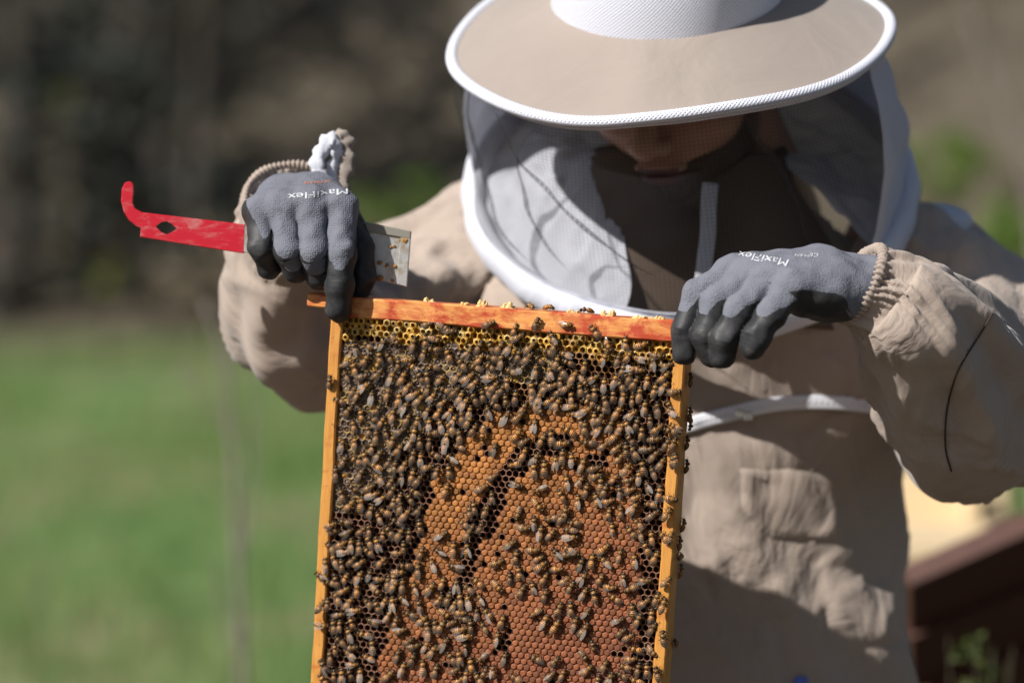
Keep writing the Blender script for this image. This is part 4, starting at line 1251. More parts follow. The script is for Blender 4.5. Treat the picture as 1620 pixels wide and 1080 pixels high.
# ---- torso of the jacket
def torso_point(a, z):
    zs_ = [0.74, 0.90, 1.055, 1.15, 1.24, 1.34, 1.40, 1.45, 1.485, 1.515]
    hw_ = np.interp(z, zs_, [0.235, 0.228, 0.217, 0.208, 0.203, 0.213, 0.205, 0.170, 0.120, 0.085])
    hd_ = np.interp(z, zs_, [0.150, 0.148, 0.140, 0.134, 0.134, 0.138, 0.132, 0.115, 0.098, 0.088])
    yc = np.interp(z, zs_, [0.335, 0.335, 0.335, 0.332, 0.33, 0.325, 0.32, 0.315, 0.31, 0.305])
    ca, sa = math.cos(a), math.sin(a)
    e = 0.82
    x = CX + hw_ * math.copysign(abs(sa) ** e, sa); y = yc - hd_ * math.copysign(abs(ca) ** e, ca)
    q = Vector((x, y, z))
    d = 0.011 * noise.noise(Vector((x * 6, y * 6, z * 3 + 2))) + 0.007 * noise.noise(Vector((x * 14 + z * 9, y * 14, z * 9)))
    # long diagonal pulls from under the arm towards the waist
    u = (x - CX) * 1.0 + (z - 1.2) * 0.55
    d += 0.004 * math.exp(-((u - 0.13) / 0.018) ** 2) + 0.005 * math.exp(-((u - 0.06) / 0.014) ** 2) - 0.003 * math.exp(-((u - 0.165) / 0.016) ** 2)
    d += 0.0055 * crease((x, y, z), 8, 2.2) - 0.0045 * crease((x, y, z), 13, 7.7) + 0.002 * crease((x, y, z), 30, 1.1)
    if z < 1.12:
        d += 0.008 * math.sin(a * 9 + z * 4) * min(1, (1.12 - z) / 0.2)
    nx, ny = sa * hd_, -ca * hw_
    l_ = math.hypot(nx, ny)
    return (x + nx / l_ * d, y + ny / l_ * d, z)
rings = [[torso_point(2 * math.pi * j / 240, z) for j in range(240)] for z in np.linspace(0.74, 1.515, 170)]
v, f = loft(rings)
jacket = pmesh('jacket', v, f, M['jacket'])
jv = np.asarray(v)
j_bvh = BVHTree.FromPolygons([Vector(p) for p in v], f)
def on_jacket(px, py, off=0.002):
    d = Vector(ray(px, py)).normalized()
    h = j_bvh.ray_cast(Vector(CAM), d)
    if h[0] is None:
        return Vector(at(px, py, 0.22))
    nrm = h[1] if h[1].dot(d) < 0 else -h[1]
    return h[0] + nrm * off

# chest zip, pocket and seams lie on the jacket
zp = smooth_path([on_jacket(*p, 0.003) for p in ((960, 690), (1020, 684), (1085, 672), (1115, 664), (1165, 651), (1210, 641), (1260, 635), (1320, 634), (1385, 641))], 54)
v, f = tube(zp, 0.0066, 8, up=(0, 0, 1), flat=0.16)
M['zip'] = mat('white_zip_tape', (0.72, 0.72, 0.76), 0.5, 0.4)[0]
zipper = pmesh('zipper', v, f, M['zip'], jacket)
zt = []
for q in range(3, 53):
    zt.append(tube([zp[q] + np.array([0, -0.0008, -0.0016]), zp[q] + np.array([0, -0.0011, 0.0016])], 0.0006, 5))
v, f = join_geo(zt)
pmesh('zip_teeth', v, f, mat('zip_teeth_white', (0.6, 0.6, 0.64), 0.35, 0.6)[0], jacket)
pl = np.array(on_jacket(1168, 651, 0.009))
v, f = join_geo([box_geo(pl[0] - 0.005, pl[0] + 0.003, pl[1] + 0.002, pl[1] + 0.005, pl[2] - 0.003, pl[2] + 0.003, 0.0012), box_geo(pl[0] + 0.002, pl[0] + 0.010, pl[1] - 0.003, pl[1] - 0.001, pl[2] - 0.006, pl[2] + 0.001, 0.0006)])
pmesh('zip_slider', v, f, mat('zip_metal', (0.7, 0.7, 0.72), 0.25, 0.5, 0.9)[0], jacket, smooth=False)
pk = [(1168, 738), (1330, 742), (1335, 858), (1218, 856), (1170, 806)]
gridv = []
U = 16
top = [np.array(pk[0]) + (np.array(pk[1]) - np.array(pk[0])) * t for t in np.linspace(0, 1, U)]
bot = [np.array(pk[4]) + (np.array(pk[3]) - np.array(pk[4])) * min(1, t / 0.3) if t < 0.3 else np.array(pk[3]) + (np.array(pk[2]) - np.array(pk[3])) * ((t - 0.3) / 0.7) for t in np.linspace(0, 1, U)]
for k_ in range(12):
    rowp = []
    for i in range(U):
        w = top[i] + (bot[i] - top[i]) * k_ / 11
        edge = k_ in (0, 11) or i in (0, U - 1)
        rowp.append(on_jacket(w[0], w[1], -0.001 if edge else 0.0028))
    gridv.append(rowp)
v, f = loft(np.array([[tuple(q) for q in r_] for r_ in gridv]), close_u=False)
pmesh('pocket', v, f, M['jacket'], jacket)
for pts in ():
    v, f = tube(smooth_path([on_jacket(*p, 0.0006) for p in pts], 24), 0.0008, 5)
    pmesh('stitching', v, f, M['seam'], jacket)
bl = np.array(on_jacket(1265, 1080, 0.003))
v, f = box_geo(bl[0] - 0.006, bl[0] + 0.006, bl[1] - 0.002, bl[1] + 0.003, bl[2] - 0.014, bl[2] + 0.006, 0.0015)
pmesh('blue_tag', v, f, mat('blue_tag_cloth', (0.10, 0.16, 0.55), 0.6)[0], jacket, smooth=False)

# ---- sleeves
(v, f), path, fr, r_ = sleeve('sleeve', [at(468, 322, 0.105), at(462, 372, 0.135), at(462, 450, 0.168), at(482, 522, 0.200), at(560, 532, 0.235), at(660, 478, 0.29), at(770, 432, 0.33), at(850, 425, 0.34)],
    [0.043, 0.048, 0.054, 0.057, 0.060, 0.070, 0.078, 0.072],
    [(2.2, 1.2, 0.35, 0.010, 0.05, 0.5), (3.6, -1.5, 0.3, 0.011, 0.1, 0.6), (4.8, 0.8, 0.32, 0.009, 0.15, 0.7), (1.0, 2.0, 0.3, 0.010, 0.4, 1.0), (2.8, 1.4, 0.28, 0.013, 0.5, 1.0), (4.0, -1.0, 0.3, 0.012, 0.55, 1.0), (5.2, 1.0, 0.3, 0.011, 0.5, 1.0)], 3.1, up=(-1, 0, 0.3))
sleeve_r = pmesh('sleeve', v, f, M['jacket'], jacket)
KB = [at(1362, 449, -0.058), at(1400, 470, -0.053), at(1438, 505, -0.045), at(1490, 572, 0.015), at(1540, 640, 0.085), at(1572, 640, 0.16), at(1556, 565, 0.21), at(1490, 480, 0.27), at(1400, 440, 0.31)]
(v, f), path_b, fr_b, r_b = sleeve('sleeve', KB, [0.0300, 0.0355, 0.044, 0.060, 0.069, 0.072, 0.072, 0.076, 0.080],
    [(0.4, 1.3, 0.22, 0.010, 0.06, 0.42), (5.6, 1.0, 0.25, 0.009, 0.05, 0.45), (1.3, 1.4, 0.2, 0.008, 0.08, 0.4), (4.6, 0.9, 0.28, 0.009, 0.1, 0.5), (2.4, 0.8, 0.35, 0.008, 0.1, 0.5), (3.4, 0.5, 0.35, 0.008, 0.12, 0.5),
     (0.2, 1.0, 0.3, 0.012, 0.5, 1.0), (1.5, -1.0, 0.3, 0.013, 0.45, 1.0), (5.2, 1.3, 0.3, 0.012, 0.5, 1.0), (4.0, -0.8, 0.3, 0.010, 0.5, 1.0)], 8.3, n=120, m=150, gather=0.13, up=(0.5, -0.2, 0.8))
sleeve_l = pmesh('sleeve', v, f, M['jacket'], jacket)
s_bvh = BVHTree.FromPolygons([Vector(p) for p in v], f)
def on_sleeve(px, py, off=0.0016):
    d = Vector(ray(px, py)).normalized()
    h = s_bvh.ray_cast(Vector(CAM), d)
    return (h[0] - d * off) if h[0] else Vector(at(px, py, 0.0))
for pts in ([(1572, 492), (1556, 520), (1522, 575), (1507, 610), (1497, 660), (1496, 710), (1505, 745)],):
    v, f = tube([on_sleeve(*p) for p in smooth_path(pts, 46)], 0.0007, 6)
    pmesh('sleeve_seam', v, f, M['seam'], jacket)
# elastic edges: a rope of small gathers at each cuff
def elastic(c, axis, R, upv, amp, n=46):
    axis = np.asarray(axis, float); axis /= np.linalg.norm(axis)
    a = np.asarray(upv, float); a -= axis * a.dot(axis); a /= np.linalg.norm(a); b = np.cross(axis, a)
    N = n * 6
    ang = np.linspace(0, 2 * math.pi, N, endpoint=False)
    rings = []
    for t in ang:
        k_ = 0.5 + 0.5 * math.sin(n * t + 1.2 * math.sin(3 * t))
        rr = amp * (0.62 + 0.5 * k_ + 0.15 * math.sin(7 * t))
        e = a * math.cos(t) + b * math.sin(t)
        tw = 0.7 * math.sin(n * t)
        rings.append([c + e * R + (e * math.cos(q + tw) + axis * math.sin(q + tw) * 1.25) * rr for q in np.linspace(0, 2 * math.pi, 8, endpoint=False)])
    rings.append(rings[0])
    return loft(rings)
v, f = elastic(path_b[0], fr_b[0][0], 0.0305, (0, 0, 1), 0.0042)
pmesh('cuff_elastic', v, f, M['jacket'], jacket)
v, f = elastic(path[0], fr[0][0], 0.0425, (0, 0, 1), 0.0034, 64)
pmesh('cuff_elastic', v, f, M['jacket'], jacket)
# white thumb loop sticking up from the far cuff
lp = smooth_path([at(505, 282, 0.085), at(503, 255, 0.085), at(513, 228, 0.088), at(527, 222, 0.090), at(533, 236, 0.092), at(529, 262, 0.092), at(522, 292, 0.090)], 30)
v, f = tube(lp, 0.0022, 12, up=(0, 1, 0), flat=2.5, disp=lambda i, a, p: 0.0007 * np.sin(3 * a + i * 0.7) + 0.0005 * math.sin(i * 1.9))
pmesh('thumb_loop', v, f, M['white'], jacket)
lp = smooth_path([at(536, 300, 0.092), at(545, 268, 0.094), at(547, 235, 0.096), at(541, 217, 0.096), at(533, 228, 0.097)], 24)
v, f = tube(lp, 0.0022, 12, up=(0, 1, 0), flat=3.0, disp=lambda i, a, p: 0.0007 * np.sin(3 * a + i * 0.9) + 0.0006 * math.sin(i * 1.5))
pmesh('thumb_loop', v, f, M['hat'], jacket)

# trousers and boots (below the picture)
def tr_sd(p):
    d = sd_ell(p, (CX, 0.335, 0.90), (0.205, 0.135, 0.14))
    for s in (-1, 1):
        hip = np.array([CX + s * 0.095, 0.335, 0.86]); kn = np.array([CX + s * 0.115, 0.315, 0.49]); an = np.array([CX + s * 0.12, 0.34, 0.14])
        d = smin(d, sd_cone(p, hip, kn, 0.105, 0.080), 0.03); d = smin(d, sd_cone(p, kn, an, 0.080, 0.072), 0.03)
    return d + 0.006 * np.sin(p[:, 2] * 60 + p[:, 0] * 30) * np.sin(p[:, 1] * 40)
v, f = surface(tr_sd, (-0.15, 0.12, 0.04), (0.45, 0.55, 1.08), 0.012)
pmesh('trousers', v, f, M['trousers'])
for s in (-1, 1):
    an = np.array([CX + s * 0.12, 0.34, 0.09])
    def boot_sd(p):
        d = smin(sd_cone(p, an + (0, 0, 0.16), an - (0, -0.01, 0.03), 0.055, 0.050), sd_cone(p, an - (0, 0.02, 0.035), an + (0, -0.17, -0.045), 0.048, 0.040), 0.03)
        return smax(d, 0.004 - p[:, 2], 0.004)
    v, f = surface(boot_sd, an + (-0.09, -0.25, -0.1), an + (0.09, 0.09, 0.25), 0.008)
    pmesh('boot', v, f, M['boot'])

# ---- gloves
def make_glove(fing, palm, wrist, dorsal, yoff, lo_pad, h=0.0011, coat_bias=0.0, thumb=None, palm_coat=0.0):
    """fing: list of chains [(px, py, dy mm)...], radii mm; palm: carpal points; all in photo pixels and depth"""
    P3 = lambda q: at(q[0], q[1], yoff + q[2] * 0.001)
    F_ = [([P3(q) for q in ch], [r * 0.001 for r in rr]) for ch, rr in fing]
    Pm = [(P3(a), P3(b), ra * 0.001, rb * 0.001) for a, b, ra, rb in palm]
    W = [(P3(a), P3(b), ra * 0.001, rb * 0.001) for a, b, ra, rb in wrist]
    def chain(p, ch, rr, k=0.004):
        d = None
        for i in range(len(ch) - 1):
            s = sd_cone(p, ch[i], ch[i + 1], rr[i], rr[i + 1])
            L_ = np.linalg.norm(ch[i + 1] - ch[i]); u_ = (p - ch[i]) @ (ch[i + 1] - ch[i]) / L_
            if i > 0:
                s = s + 0.00018 * np.cos(u_ * 1500) * np.exp(-(u_ / 0.006) ** 2)
            if i < len(ch) - 2:
                s = s + 0.00018 * np.cos((u_ - L_) * 1500) * np.exp(-((u_ - L_) / 0.006) ** 2)
            d = s if d is None else smin(d, s, k)
        return d
    def sd(p):
        pal = None
        for a, b, ra, rb in Pm + W:
            s = sd_cone(p, a, b, ra, rb)
            pal = s if pal is None else smin(pal, s, 0.012)
        d = pal
        for ch, rr in F_:
            d = np.minimum(d, smin(pal, chain(p, ch, rr), 0.007))
        return d
    allp = np.array([q for ch, _ in F_ for q in ch] + [q for a, b, _, _ in Pm + W for q in (a, b)])
    V, F = surface(sd, allp.min(0) - lo_pad, allp.max(0) + lo_pad, h)
    # how much nitrile covers each point
    best = np.full(len(V), 1e9); coat = np.zeros(len(V))
    D0 = np.asarray(dorsal, float); D0 /= np.linalg.norm(D0)
    for a, b, ra, rb in Pm + W:
        s = sd_cone(V, a, b, ra, rb)
        m_ = s < best
        dd = b - a
        hh = np.clip(((V - a) @ dd) / dd.dot(dd), 0, 1)
        rel = (V - a - hh[:, None] * dd) @ D0
        c = 0.5 - (rel + palm_coat) / 0.010
        best = np.where(m_, s, best); coat = np.where(m_, c, coat)
    for fi, (ch, rr) in enumerate(F_):
        seg = np.array([np.linalg.norm(ch[i + 1] - ch[i]) for i in range(len(ch) - 1)]); tot = seg.sum(); acc = 0
        d_ = D0.copy(); prev = None
        for i in range(len(ch) - 1):
            ax = (ch[i + 1] - ch[i]) / seg[i]
            if prev is None:
                d_ = d_ - ax * d_.dot(ax)
            else:
                q = Vector(prev).rotation_difference(Vector(ax)); d_ = np.array(q @ Vector(d_))
            d_ /= np.linalg.norm(d_); prev = ax
            s = sd_cone(V, ch[i], ch[i + 1], rr[i], rr[i + 1])
            if i == 0: s = s + 0.002 * 0
            m_ = s < best - (0.0015 if i == 0 else 0)
            hh = np.clip(((V - ch[i]) @ ax) / seg[i], 0, 1)
            rel = V - ch[i] - (hh * seg[i])[:, None] * ax
            nr = np.linalg.norm(rel, axis=1) + 1e-9
            cosd = (rel @ d_) / nr
            t = (acc + hh * seg[i]) / tot
            th = 0.12 + 0.95 * np.clip((t - 0.24) / 0.42, -0.9, 1.4) + 2.0 * np.clip((t - 0.62) / 0.10, 0, 1) + (coat_bias[fi] if isinstance(coat_bias, (list, tuple)) else coat_bias)
            c = 0.5 + (th - cosd) * 1.2
            best = np.where(m_, s, best); coat = np.where(m_, c, coat)
            acc += seg[i]
    # slight cloth unevenness
    V = np.array([p + np.array([noise.noise(Vector(p * 95)), noise.noise(Vector(p * 95 + 9)), noise.noise(Vector(p * 95 + 17))]) * 0.0014 for p in V])
    return V, F, np.clip(coat, -1, 2)

# hand at the left of the picture: fist round the tool, forefinger on the bar
YA = 0.030
fingA = [([(412, 336, 2), (414, 392, -10), (426, 422, 2), (434, 412, 20)], [11.5, 10.6, 9.6, 8.6]),
         ([(449, 326, -4), (455, 398, -19), (468, 428, -6), (474, 414, 16)], [11.0, 10.6, 9.8, 8.8]),
         ([(494, 321, -7), (496, 402, -22), (505, 436, -8), (508, 420, 15)], [11.5, 11.2, 10.6, 9.4]),
         ([(541, 326, -5), (540, 400, -20), (537, 452, -21), (535, 490, -17)], [12.0, 11.6, 11.0, 10.2]),
         ([(548, 345, 12), (570, 392, 0), (575, 436, -2), (566, 464, 2)], [12.5, 10.8, 9.8, 8.8])]
palmA = [((412, 336, 2), (438, 318, 48), 14, 17), ((449, 326, -4), (462, 312, 48), 14, 17), ((494, 321, -7), (492, 310, 48), 14, 17), ((541, 326, -5), (516, 316, 46), 13, 16), ((480, 345, 30), (470, 330, 60), 18, 20)]
wristA = [((448, 318, 50), (456, 322, 100), 19, 21), ((502, 316, 50), (488, 322, 100), 19, 21)]
v, f, c = make_glove(fingA, palmA, wristA, (0.0, -0.62, 0.78), YA, 0.028, coat_bias=[0.5, -0.12, -0.15, -0.02, 2.0], palm_coat=0.004)
rel_ = v - CAM
fy_ = rel_ @ np.array([0, math.cos(PITCH), -math.sin(PITCH)])
wx = 810 + FPX * rel_[:, 0] / fy_
wy = 540 - FPX * (rel_ @ np.array([0, math.sin(PITCH), math.cos(PITCH)])) / fy_
c = c + np.clip((398 + (wy - 305) * 0.24 - wx) / 9, 0, 1.6)
glove_a = pmesh('glove', v, f, M['glove'], attrs={'coat': c})
ga_bvh = BVHTree.FromPolygons([Vector(p) for p in v], f.tolist())
# hand at the right of the picture: fingers hooked over the end of the bar
YB = -0.070
fingB = [([(1160, 428, 20), (1103, 466, 12), (1084, 522, 6), (1082, 560, 6)], [11.5, 11.0, 10.2, 9.2]),
         ([(1190, 432, 6), (1132, 478, -2), (1115, 532, -8), (1126, 562, -6)], [11.5, 11.2, 10.4, 9.4]),
         ([(1222, 438, -8), (1172, 487, -18), (1146, 538, -22), (1143, 564, -20)], [11.5, 11.2, 10.6, 9.8]),
         ([(1256, 452, -22), (1222, 494, -30), (1196, 532, -32), (1190, 550, -31)], [11.5, 11.2, 10.4, 9.6]),
         ([(1270, 452, 30), (1190, 482, 40), (1130, 508, 44), (1098, 515, 44)], [13.5, 11.5, 10.5, 9.5])]
palmB = [((1160, 428, 20), (1290, 424, 22), 12.5, 16), ((1190, 432, 6), (1300, 430, 12), 13, 17), ((1222, 438, -8), (1310, 440, 0), 13.5, 18), ((1256, 452, -22), (1315, 458, -8), 14, 18.5), ((1262, 470, -10), (1318, 474, -4), 14, 17)]
wristB = [((1300, 432, 16), (1385, 440, 14), 17, 17.5), ((1312, 458, -6), (1388, 462, 2), 19, 18.5)]
v, f, c = make_glove(fingB, palmB, wristB, (-0.08, -0.40, 0.91), YB, 0.028, coat_bias=[-0.1, -0.1, -0.1, 0.0, 2.0], palm_coat=-0.003)
# the knit wrist carries no nitrile
wx = np.array([(p[0] - CAM[0]) / (p[1] - CAM[1]) for p in v]) * FPX + 810
c = c - np.clip((wx - 1336) / 9, 0, 1.6)
glove_b = pmesh('glove', v, f, M['glove'], attrs={'coat': c})
gb_bvh = BVHTree.FromPolygons([Vector(p) for p in v], f.tolist())

def print_text(txt, bvh, origin, e1, e2, size, m, parent):
    """flat lettering laid on the glove; e1 is the reading direction, e2 points to the letters' tops (photo pixels)"""
    cu = bpy.data.curves.new('lettering', 'FONT'); cu.body = txt; cu.size = 1.0; cu.resolution_u = 3
    cu.offset = 0.0
    to = bpy.data.objects.new('lettering', cu); col.objects.link(to)
    dg = bpy.context.evaluated_depsgraph_get(); dg.update()
    me = bpy.data.meshes.new_from_object(to.evaluated_get(dg))
    vs_ = np.array([q.co[:] for q in me.vertices]); fs = [tuple(p.vertices) for p in me.polygons]
    bpy.data.objects.remove(to)
    e1 = np.array(e1, float); e2 = np.array(e2, float)
    out = []
    for a, b_, _ in vs_:
        w = np.array(origin) + e1 * a * size + e2 * b_ * size
        d = Vector(ray(w[0], w[1])).normalized()
        h = bvh.ray_cast(Vector(CAM), d)
        out.append(tuple(h[0] + (h[1] if h[1].dot(d) < 0 else -h[1]) * 0.0005) if h[0] else tuple(at(w[0], w[1], 0.02)))
    pmesh('lettering', out, fs, m, parent, smooth=False)
print_text('MaxiFlex', ga_bvh, (552, 298), (-1, 0.10), (0.0, 0.50), 27, M['print'], glove_a)
print_text('ULTIMATE', ga_bvh, (522, 286), (-1, 0.06), (0.0, 0.55), 9, M['print_orange'], glove_a)
print_text('MaxiFlex', gb_bvh, (1250, 412), (-0.93, -0.17), (-0.28, 0.62), 24, M['print'], glove_b)
print_text('CE', gb_bvh, (1296, 402), (-0.95, -0.05), (-0.2, 0.6), 13, M['print'], glove_b)
print_text('34-874', gb_bvh, (1282, 404), (-0.95, -0.08), (-0.2, 0.6), 9, M['print'], glove_b)
# a crumb of propolis stuck to the little finger
# ---- hive tool in the left-hand glove
TC = at(222, 357, 0.036)
ex = at(640, 402, 0.036) - TC; tl = np.linalg.norm(ex); ex /= tl
ez = np.array([0, 0.05, 1.0]); ez -= ex * ez.dot(ex); ez /= np.linalg.norm(ez); ey = np.cross(ez, ex)
def tool_px(px, py):
    """tool-plane coordinates of a photo pixel"""
    n_ = ey; d = ray(px, py); t = (TC - CAM).dot(n_) / d.dot(n_); q = CAM + d * t - TC
    return q.dot(ex), q.dot(ez)
tool = empty('hive_tool', tuple(TC))
tag(tool, 'flat steel hive tool with red hooked end gripped in the glove', 'hive tool')
def plate(outline, th, hole=None, bev=0.0006, y0=0.0):
    """extruded flat outline with an optional hole (outline and hole have equal counts)"""
    V, F = [], []
    def W(q, y): return TC * 0 + ex * q[0] + ez * q[1] + ey * y
    n = len(outline)
    cen = np.mean(outline, axis=0)
    def inset(pts, d):
        out = []
        for i in range(len(pts)):
            a, b_, c_ = np.array(pts[i - 1]), np.array(pts[i]), np.array(pts[(i + 1) % len(pts)])
            t1 = (b_ - a) / np.linalg.norm(b_ - a); t2 = (c_ - b_) / np.linalg.norm(c_ - b_)
            nn = np.array([-(t1 + t2)[1], (t1 + t2)[0]]); nn /= np.linalg.norm(nn) + 1e-9
            out.append(b_ + nn * d)
        return out
    area = sum(outline[i - 1][0] * outline[i][1] - outline[i][0] * outline[i - 1][1] for i in range(n))
    if area < 0: outline = outline[::-1]
    ins_ = inset(outline, bev)
    R = [[W(q, y0 + th / 2) for q in ins_], [W(q, y0 + th / 2 - bev) for q in outline], [W(q, y0 - th / 2 + bev) for q in outline], [W(q, y0 - th / 2) for q in ins_]]
    V, F = loft(R)
    V = list(V)
    return V, F, ins_
import bmesh
def plate_obj(name, outline, th, m, hole=None, y0=0.0):
    V, F, ins_ = plate(outline, th, y0=y0)
    bm = bmesh.new()
    vs_ = [bm.verts.new(p) for p in V]
    for q in F: bm.faces.new([vs_[k_] for k_ in q])
    n = len(ins_)
    for base, y in ((0, y0 + th / 2), (3 * n, y0 - th / 2)):
        loop = [vs_[base + i] for i in range(n)]
        edges = [bm.edges.get((loop[i], loop[(i + 1) % n])) for i in range(n)]
        if hole:
            hv_ = [bm.verts.new(ex * q[0] + ez * q[1] + ey * y) for q in hole]
            edges += [bm.edges.new((hv_[i], hv_[(i + 1) % len(hv_)])) for i in range(len(hv_))]
            if base == 0: h0 = hv_
            else: h1 = hv_
        bmesh.ops.triangle_fill(bm, use_beauty=True, edges=edges)
    if hole:
        for i in range(len(hole)):
            k_ = (i + 1) % len(hole)
            bm.faces.new((h0[i], h0[k_], h1[k_], h1[i]))
    bmesh.ops.recalc_face_normals(bm, faces=bm.faces)
    me = bpy.data.meshes.new(name); bm.to_mesh(me); bm.free()
    me.materials.append(m)
    o = bpy.data.objects.new(name, me); col.objects.link(o); o.parent = tool
    return o
red_out = [(388, 355), (300, 345), (225, 336), (214, 330), (210, 320), (212, 303), (211, 291), (206, 287), (198, 289), (193, 299), (192, 318), (196, 335), (204, 348), (216, 358), (223, 361), (222, 375), (300, 388), (386, 401)]
hole = [(246, 358), (255, 351.5), (263, 350), (271, 353), (280, 362), (272, 367), (264, 371), (255, 367)]
plate_obj('red_handle', [tool_px(*q) for q in red_out], 0.0030, M['red'], [tool_px(*q) for q in hole])
steel_out = [(386, 358), (480, 362), (572, 352), (579, 351), (651, 366), (644, 454), (596, 443), (560, 428), (480, 416), (385, 399)]
plate_obj('steel_shank', [tool_px(*q) for q in steel_out], 0.0026, M['steel'])
# ground edge: a raised bevel along the blade's end and a thicker top lip
plate_obj('blade_edge', [tool_px(*q) for q in [(634, 373), (650, 367), (643.5, 453.5), (627, 449.5)]], 0.0016, M['steel'], y0=-0.0018)
plate_obj('blade_lip', [tool_px(*q) for q in [(579, 351.5), (650, 366), (649, 378), (579, 366)]], 0.0018, mat('dark_dirty_steel', (0.26, 0.24, 0.20), 0.6, 0.4, 0.2)[0], y0=-0.0020)
# crumbs of wax and propolis on the blade
gp = np.random.default_rng(31)
M['propolis'] = mat('propolis_crumb', (0.30, 0.15, 0.03), 0.5)[0]
for i in range(16):
    q = tool_px(gp.uniform(584, 640), gp.uniform(375, 444)) if i > 1 else tool_px((601, 641)[i], (440, 381)[i])
    s = gp.uniform(0.0008, 0.0018) if i > 1 else 0.0026
    c_ = ex * q[0] + ez * q[1] - ey * 0.0016
    w_, f_ = surface(lambda p: sd_ell(p, (0, 0, 0), (1.3, 0.7, 1)) + 0.25 * np.sin(p[:, 0] * 5 + i) * np.sin(p[:, 2] * 4), (-1.8,) * 3, (1.8,) * 3, 0.4)
    o = mesh_obj('propolis_crumb', w_ * s + c_, f_, M['propolis'], tool)

# ---- hat: drooping brim, white rolled rim, white mesh crown
HATC = Vector(at(1060, 61, 0.20))
HT = Matrix.Translation(HATC) @ Matrix.Rotation(rad(-5), 4, 'Y') @ Matrix.Rotation(rad(23.5), 4, 'X')
HTn = np.array(HT)
def hat(p):
    return np.asarray(p) @ HTn[:3, :3].T + HTn[:3, 3]
NA = 160
th = np.linspace(0, 2 * math.pi, NA, endpoint=False)
def brim_z(r, t):
    k_ = (r - 0.10) / 0.094
    z_ = 0.040 * (1 - k_) + 0.004 * np.sin(2 * t + 0.6) * k_ + 0.0025 * np.sin(5 * t + 1) * k_
    return z_ + 0.004 * np.exp(-((t - 6.05) / 0.16) ** 2) * np.sin(math.pi * k_)      # dent in the front
def brim_ring(r, dz=0.0):
    return hat(np.stack([r * np.sin(th), -r * np.cos(th), brim_z(r, th) + dz], 1))
rs = np.linspace(0.096, 0.188, 22)
rings = [brim_ring(r) for r in rs] + [brim_ring(r, -0.0024) for r in rs[::-1]]
rings.append(rings[0])
v, f = loft(rings)
hat_o = pmesh('hat', v, f, M['hat'])
hat_o['label'] = 'wide beige cloth brim with white rim and white mesh crown'
# rim tape: tube whose own coordinates carry the mesh pattern
def strip_tube(R, z0, rr, nseg, name, squash=1.0, parent=None, ring_fn=None):
    T = np.linspace(0, 2 * math.pi, nseg, endpoint=False)
    q = np.linspace(0, 2 * math.pi, 14, endpoint=False)
    rings, st = [], []
    for i, t in enumerate(T):
        zc = brim_z(R, t) + z0
        row_ = [((R + math.cos(a) * rr) * math.sin(t), -(R + math.cos(a) * rr) * math.cos(t), zc + math.sin(a) * rr * squash) for a in q]
        rings.append(hat(row_)); st += [(t * R, a * rr, 0) for a in q]
    rings.append(rings[0].copy()); st += [(2 * math.pi * R, a * rr, 0) for a in q]
    v, f = loft(rings)
    return pmesh(name, v, f, M['tape'], parent, attrs={'strip': np.array(st)})
strip_tube(0.1880, 0.0, 0.0052, 360, 'rim', 0.9, hat_o)
strip_tube(0.1825, -0.0085, 0.0034, 360, 'rim_underside', 1.1, hat_o)
# crown
rings, st = [], []
for i, (r, z_) in enumerate([(0.100, 0.036), (0.0995, 0.044), (0.098, 0.062), (0.095, 0.080), (0.090, 0.096), (0.078, 0.110), (0.060, 0.120), (0.040, 0.126), (0.018, 0.129), (0.002, 0.130)]):
    rings.append(hat(np.stack([-r * np.sin(th), r * np.cos(th) * 1.04, np.full(NA, z_) + 0.002 * np.sin(3 * th + i)], 1)))
    st += [(t * 0.10, z_ + (0.104 - r), 0) for t in th]
v, f = loft(rings)
pmesh('crown', v, f, M['tape'], hat_o, attrs={'strip': np.array(st)})

# ---- veil: black tulle window in front, white cloth at the sides, back and hem
RC = Vector(at(1091, 296, 0.285))
VT = np.array(Matrix.Translation(RC) @ Matrix.Rotation(rad(-3.5), 4, 'Y') @ Matrix.Rotation(rad(39), 4, 'X'))
def veil_pt(t, v_):
    a = hat(np.array([[0.180 * math.sin(t), -0.180 * math.cos(t), float(brim_z(0.180, t)) - 0.012]]))[0]
    R = 0.192
    b = VT[:3, :3] @ np.array([R * math.sin(t), -R * math.cos(t), 0]) + VT[:3, 3]
    p = a + (b - a) * v_
    c_ = (np.array(HATC) + np.array(RC)) / 2
    out = p - c_; out[2] *= 0.2
    out /= np.linalg.norm(out)
    k_ = 4 * v_ * (1 - v_)
    fold = 0.005 * math.sin(7 * t + 3 * v_) + 0.010 * noise.noise(Vector((t * 2.2, v_ * 2.5, 0.7))) + 0.004 * noise.noise(Vector((t * 5, v_ * 6, 3.7)))
    return p + out * (0.004 * k_ + fold * min(1, 6 * v_ * (1 - v_)))
def window(t):
    """how far down (0..1) the tulle reaches at this angle; t=0 is the front"""
    a = (t + math.pi) % (2 * math.pi) - math.pi
    if a > 0:
        k_ = np.clip((1.08 - a) / 0.25, 0, 1)
    else:
        k_ = np.clip((a + 1.95) / 0.30, 0, 1)
    return 0.90 * (k_ * k_ * (3 - 2 * k_))
NT, NV = 200, 26
T = np.linspace(-math.pi, math.pi, NT + 1)
tul, wh = [], []
for j in range(NT + 1):
    w_ = window(T[j])
    tul.append([veil_pt(T[j], w_ * k_ / NV) for k_ in range(NV + 1)])
    wh.append([veil_pt(T[j], w_ + (1 - w_) * k_ / NV) for k_ in range(NV + 1)])
sel = [j for j in range(NT + 1) if window(T[j]) > 0.004]
v, f = loft(np.array([tul[j] for j in sel]), close_u=False)
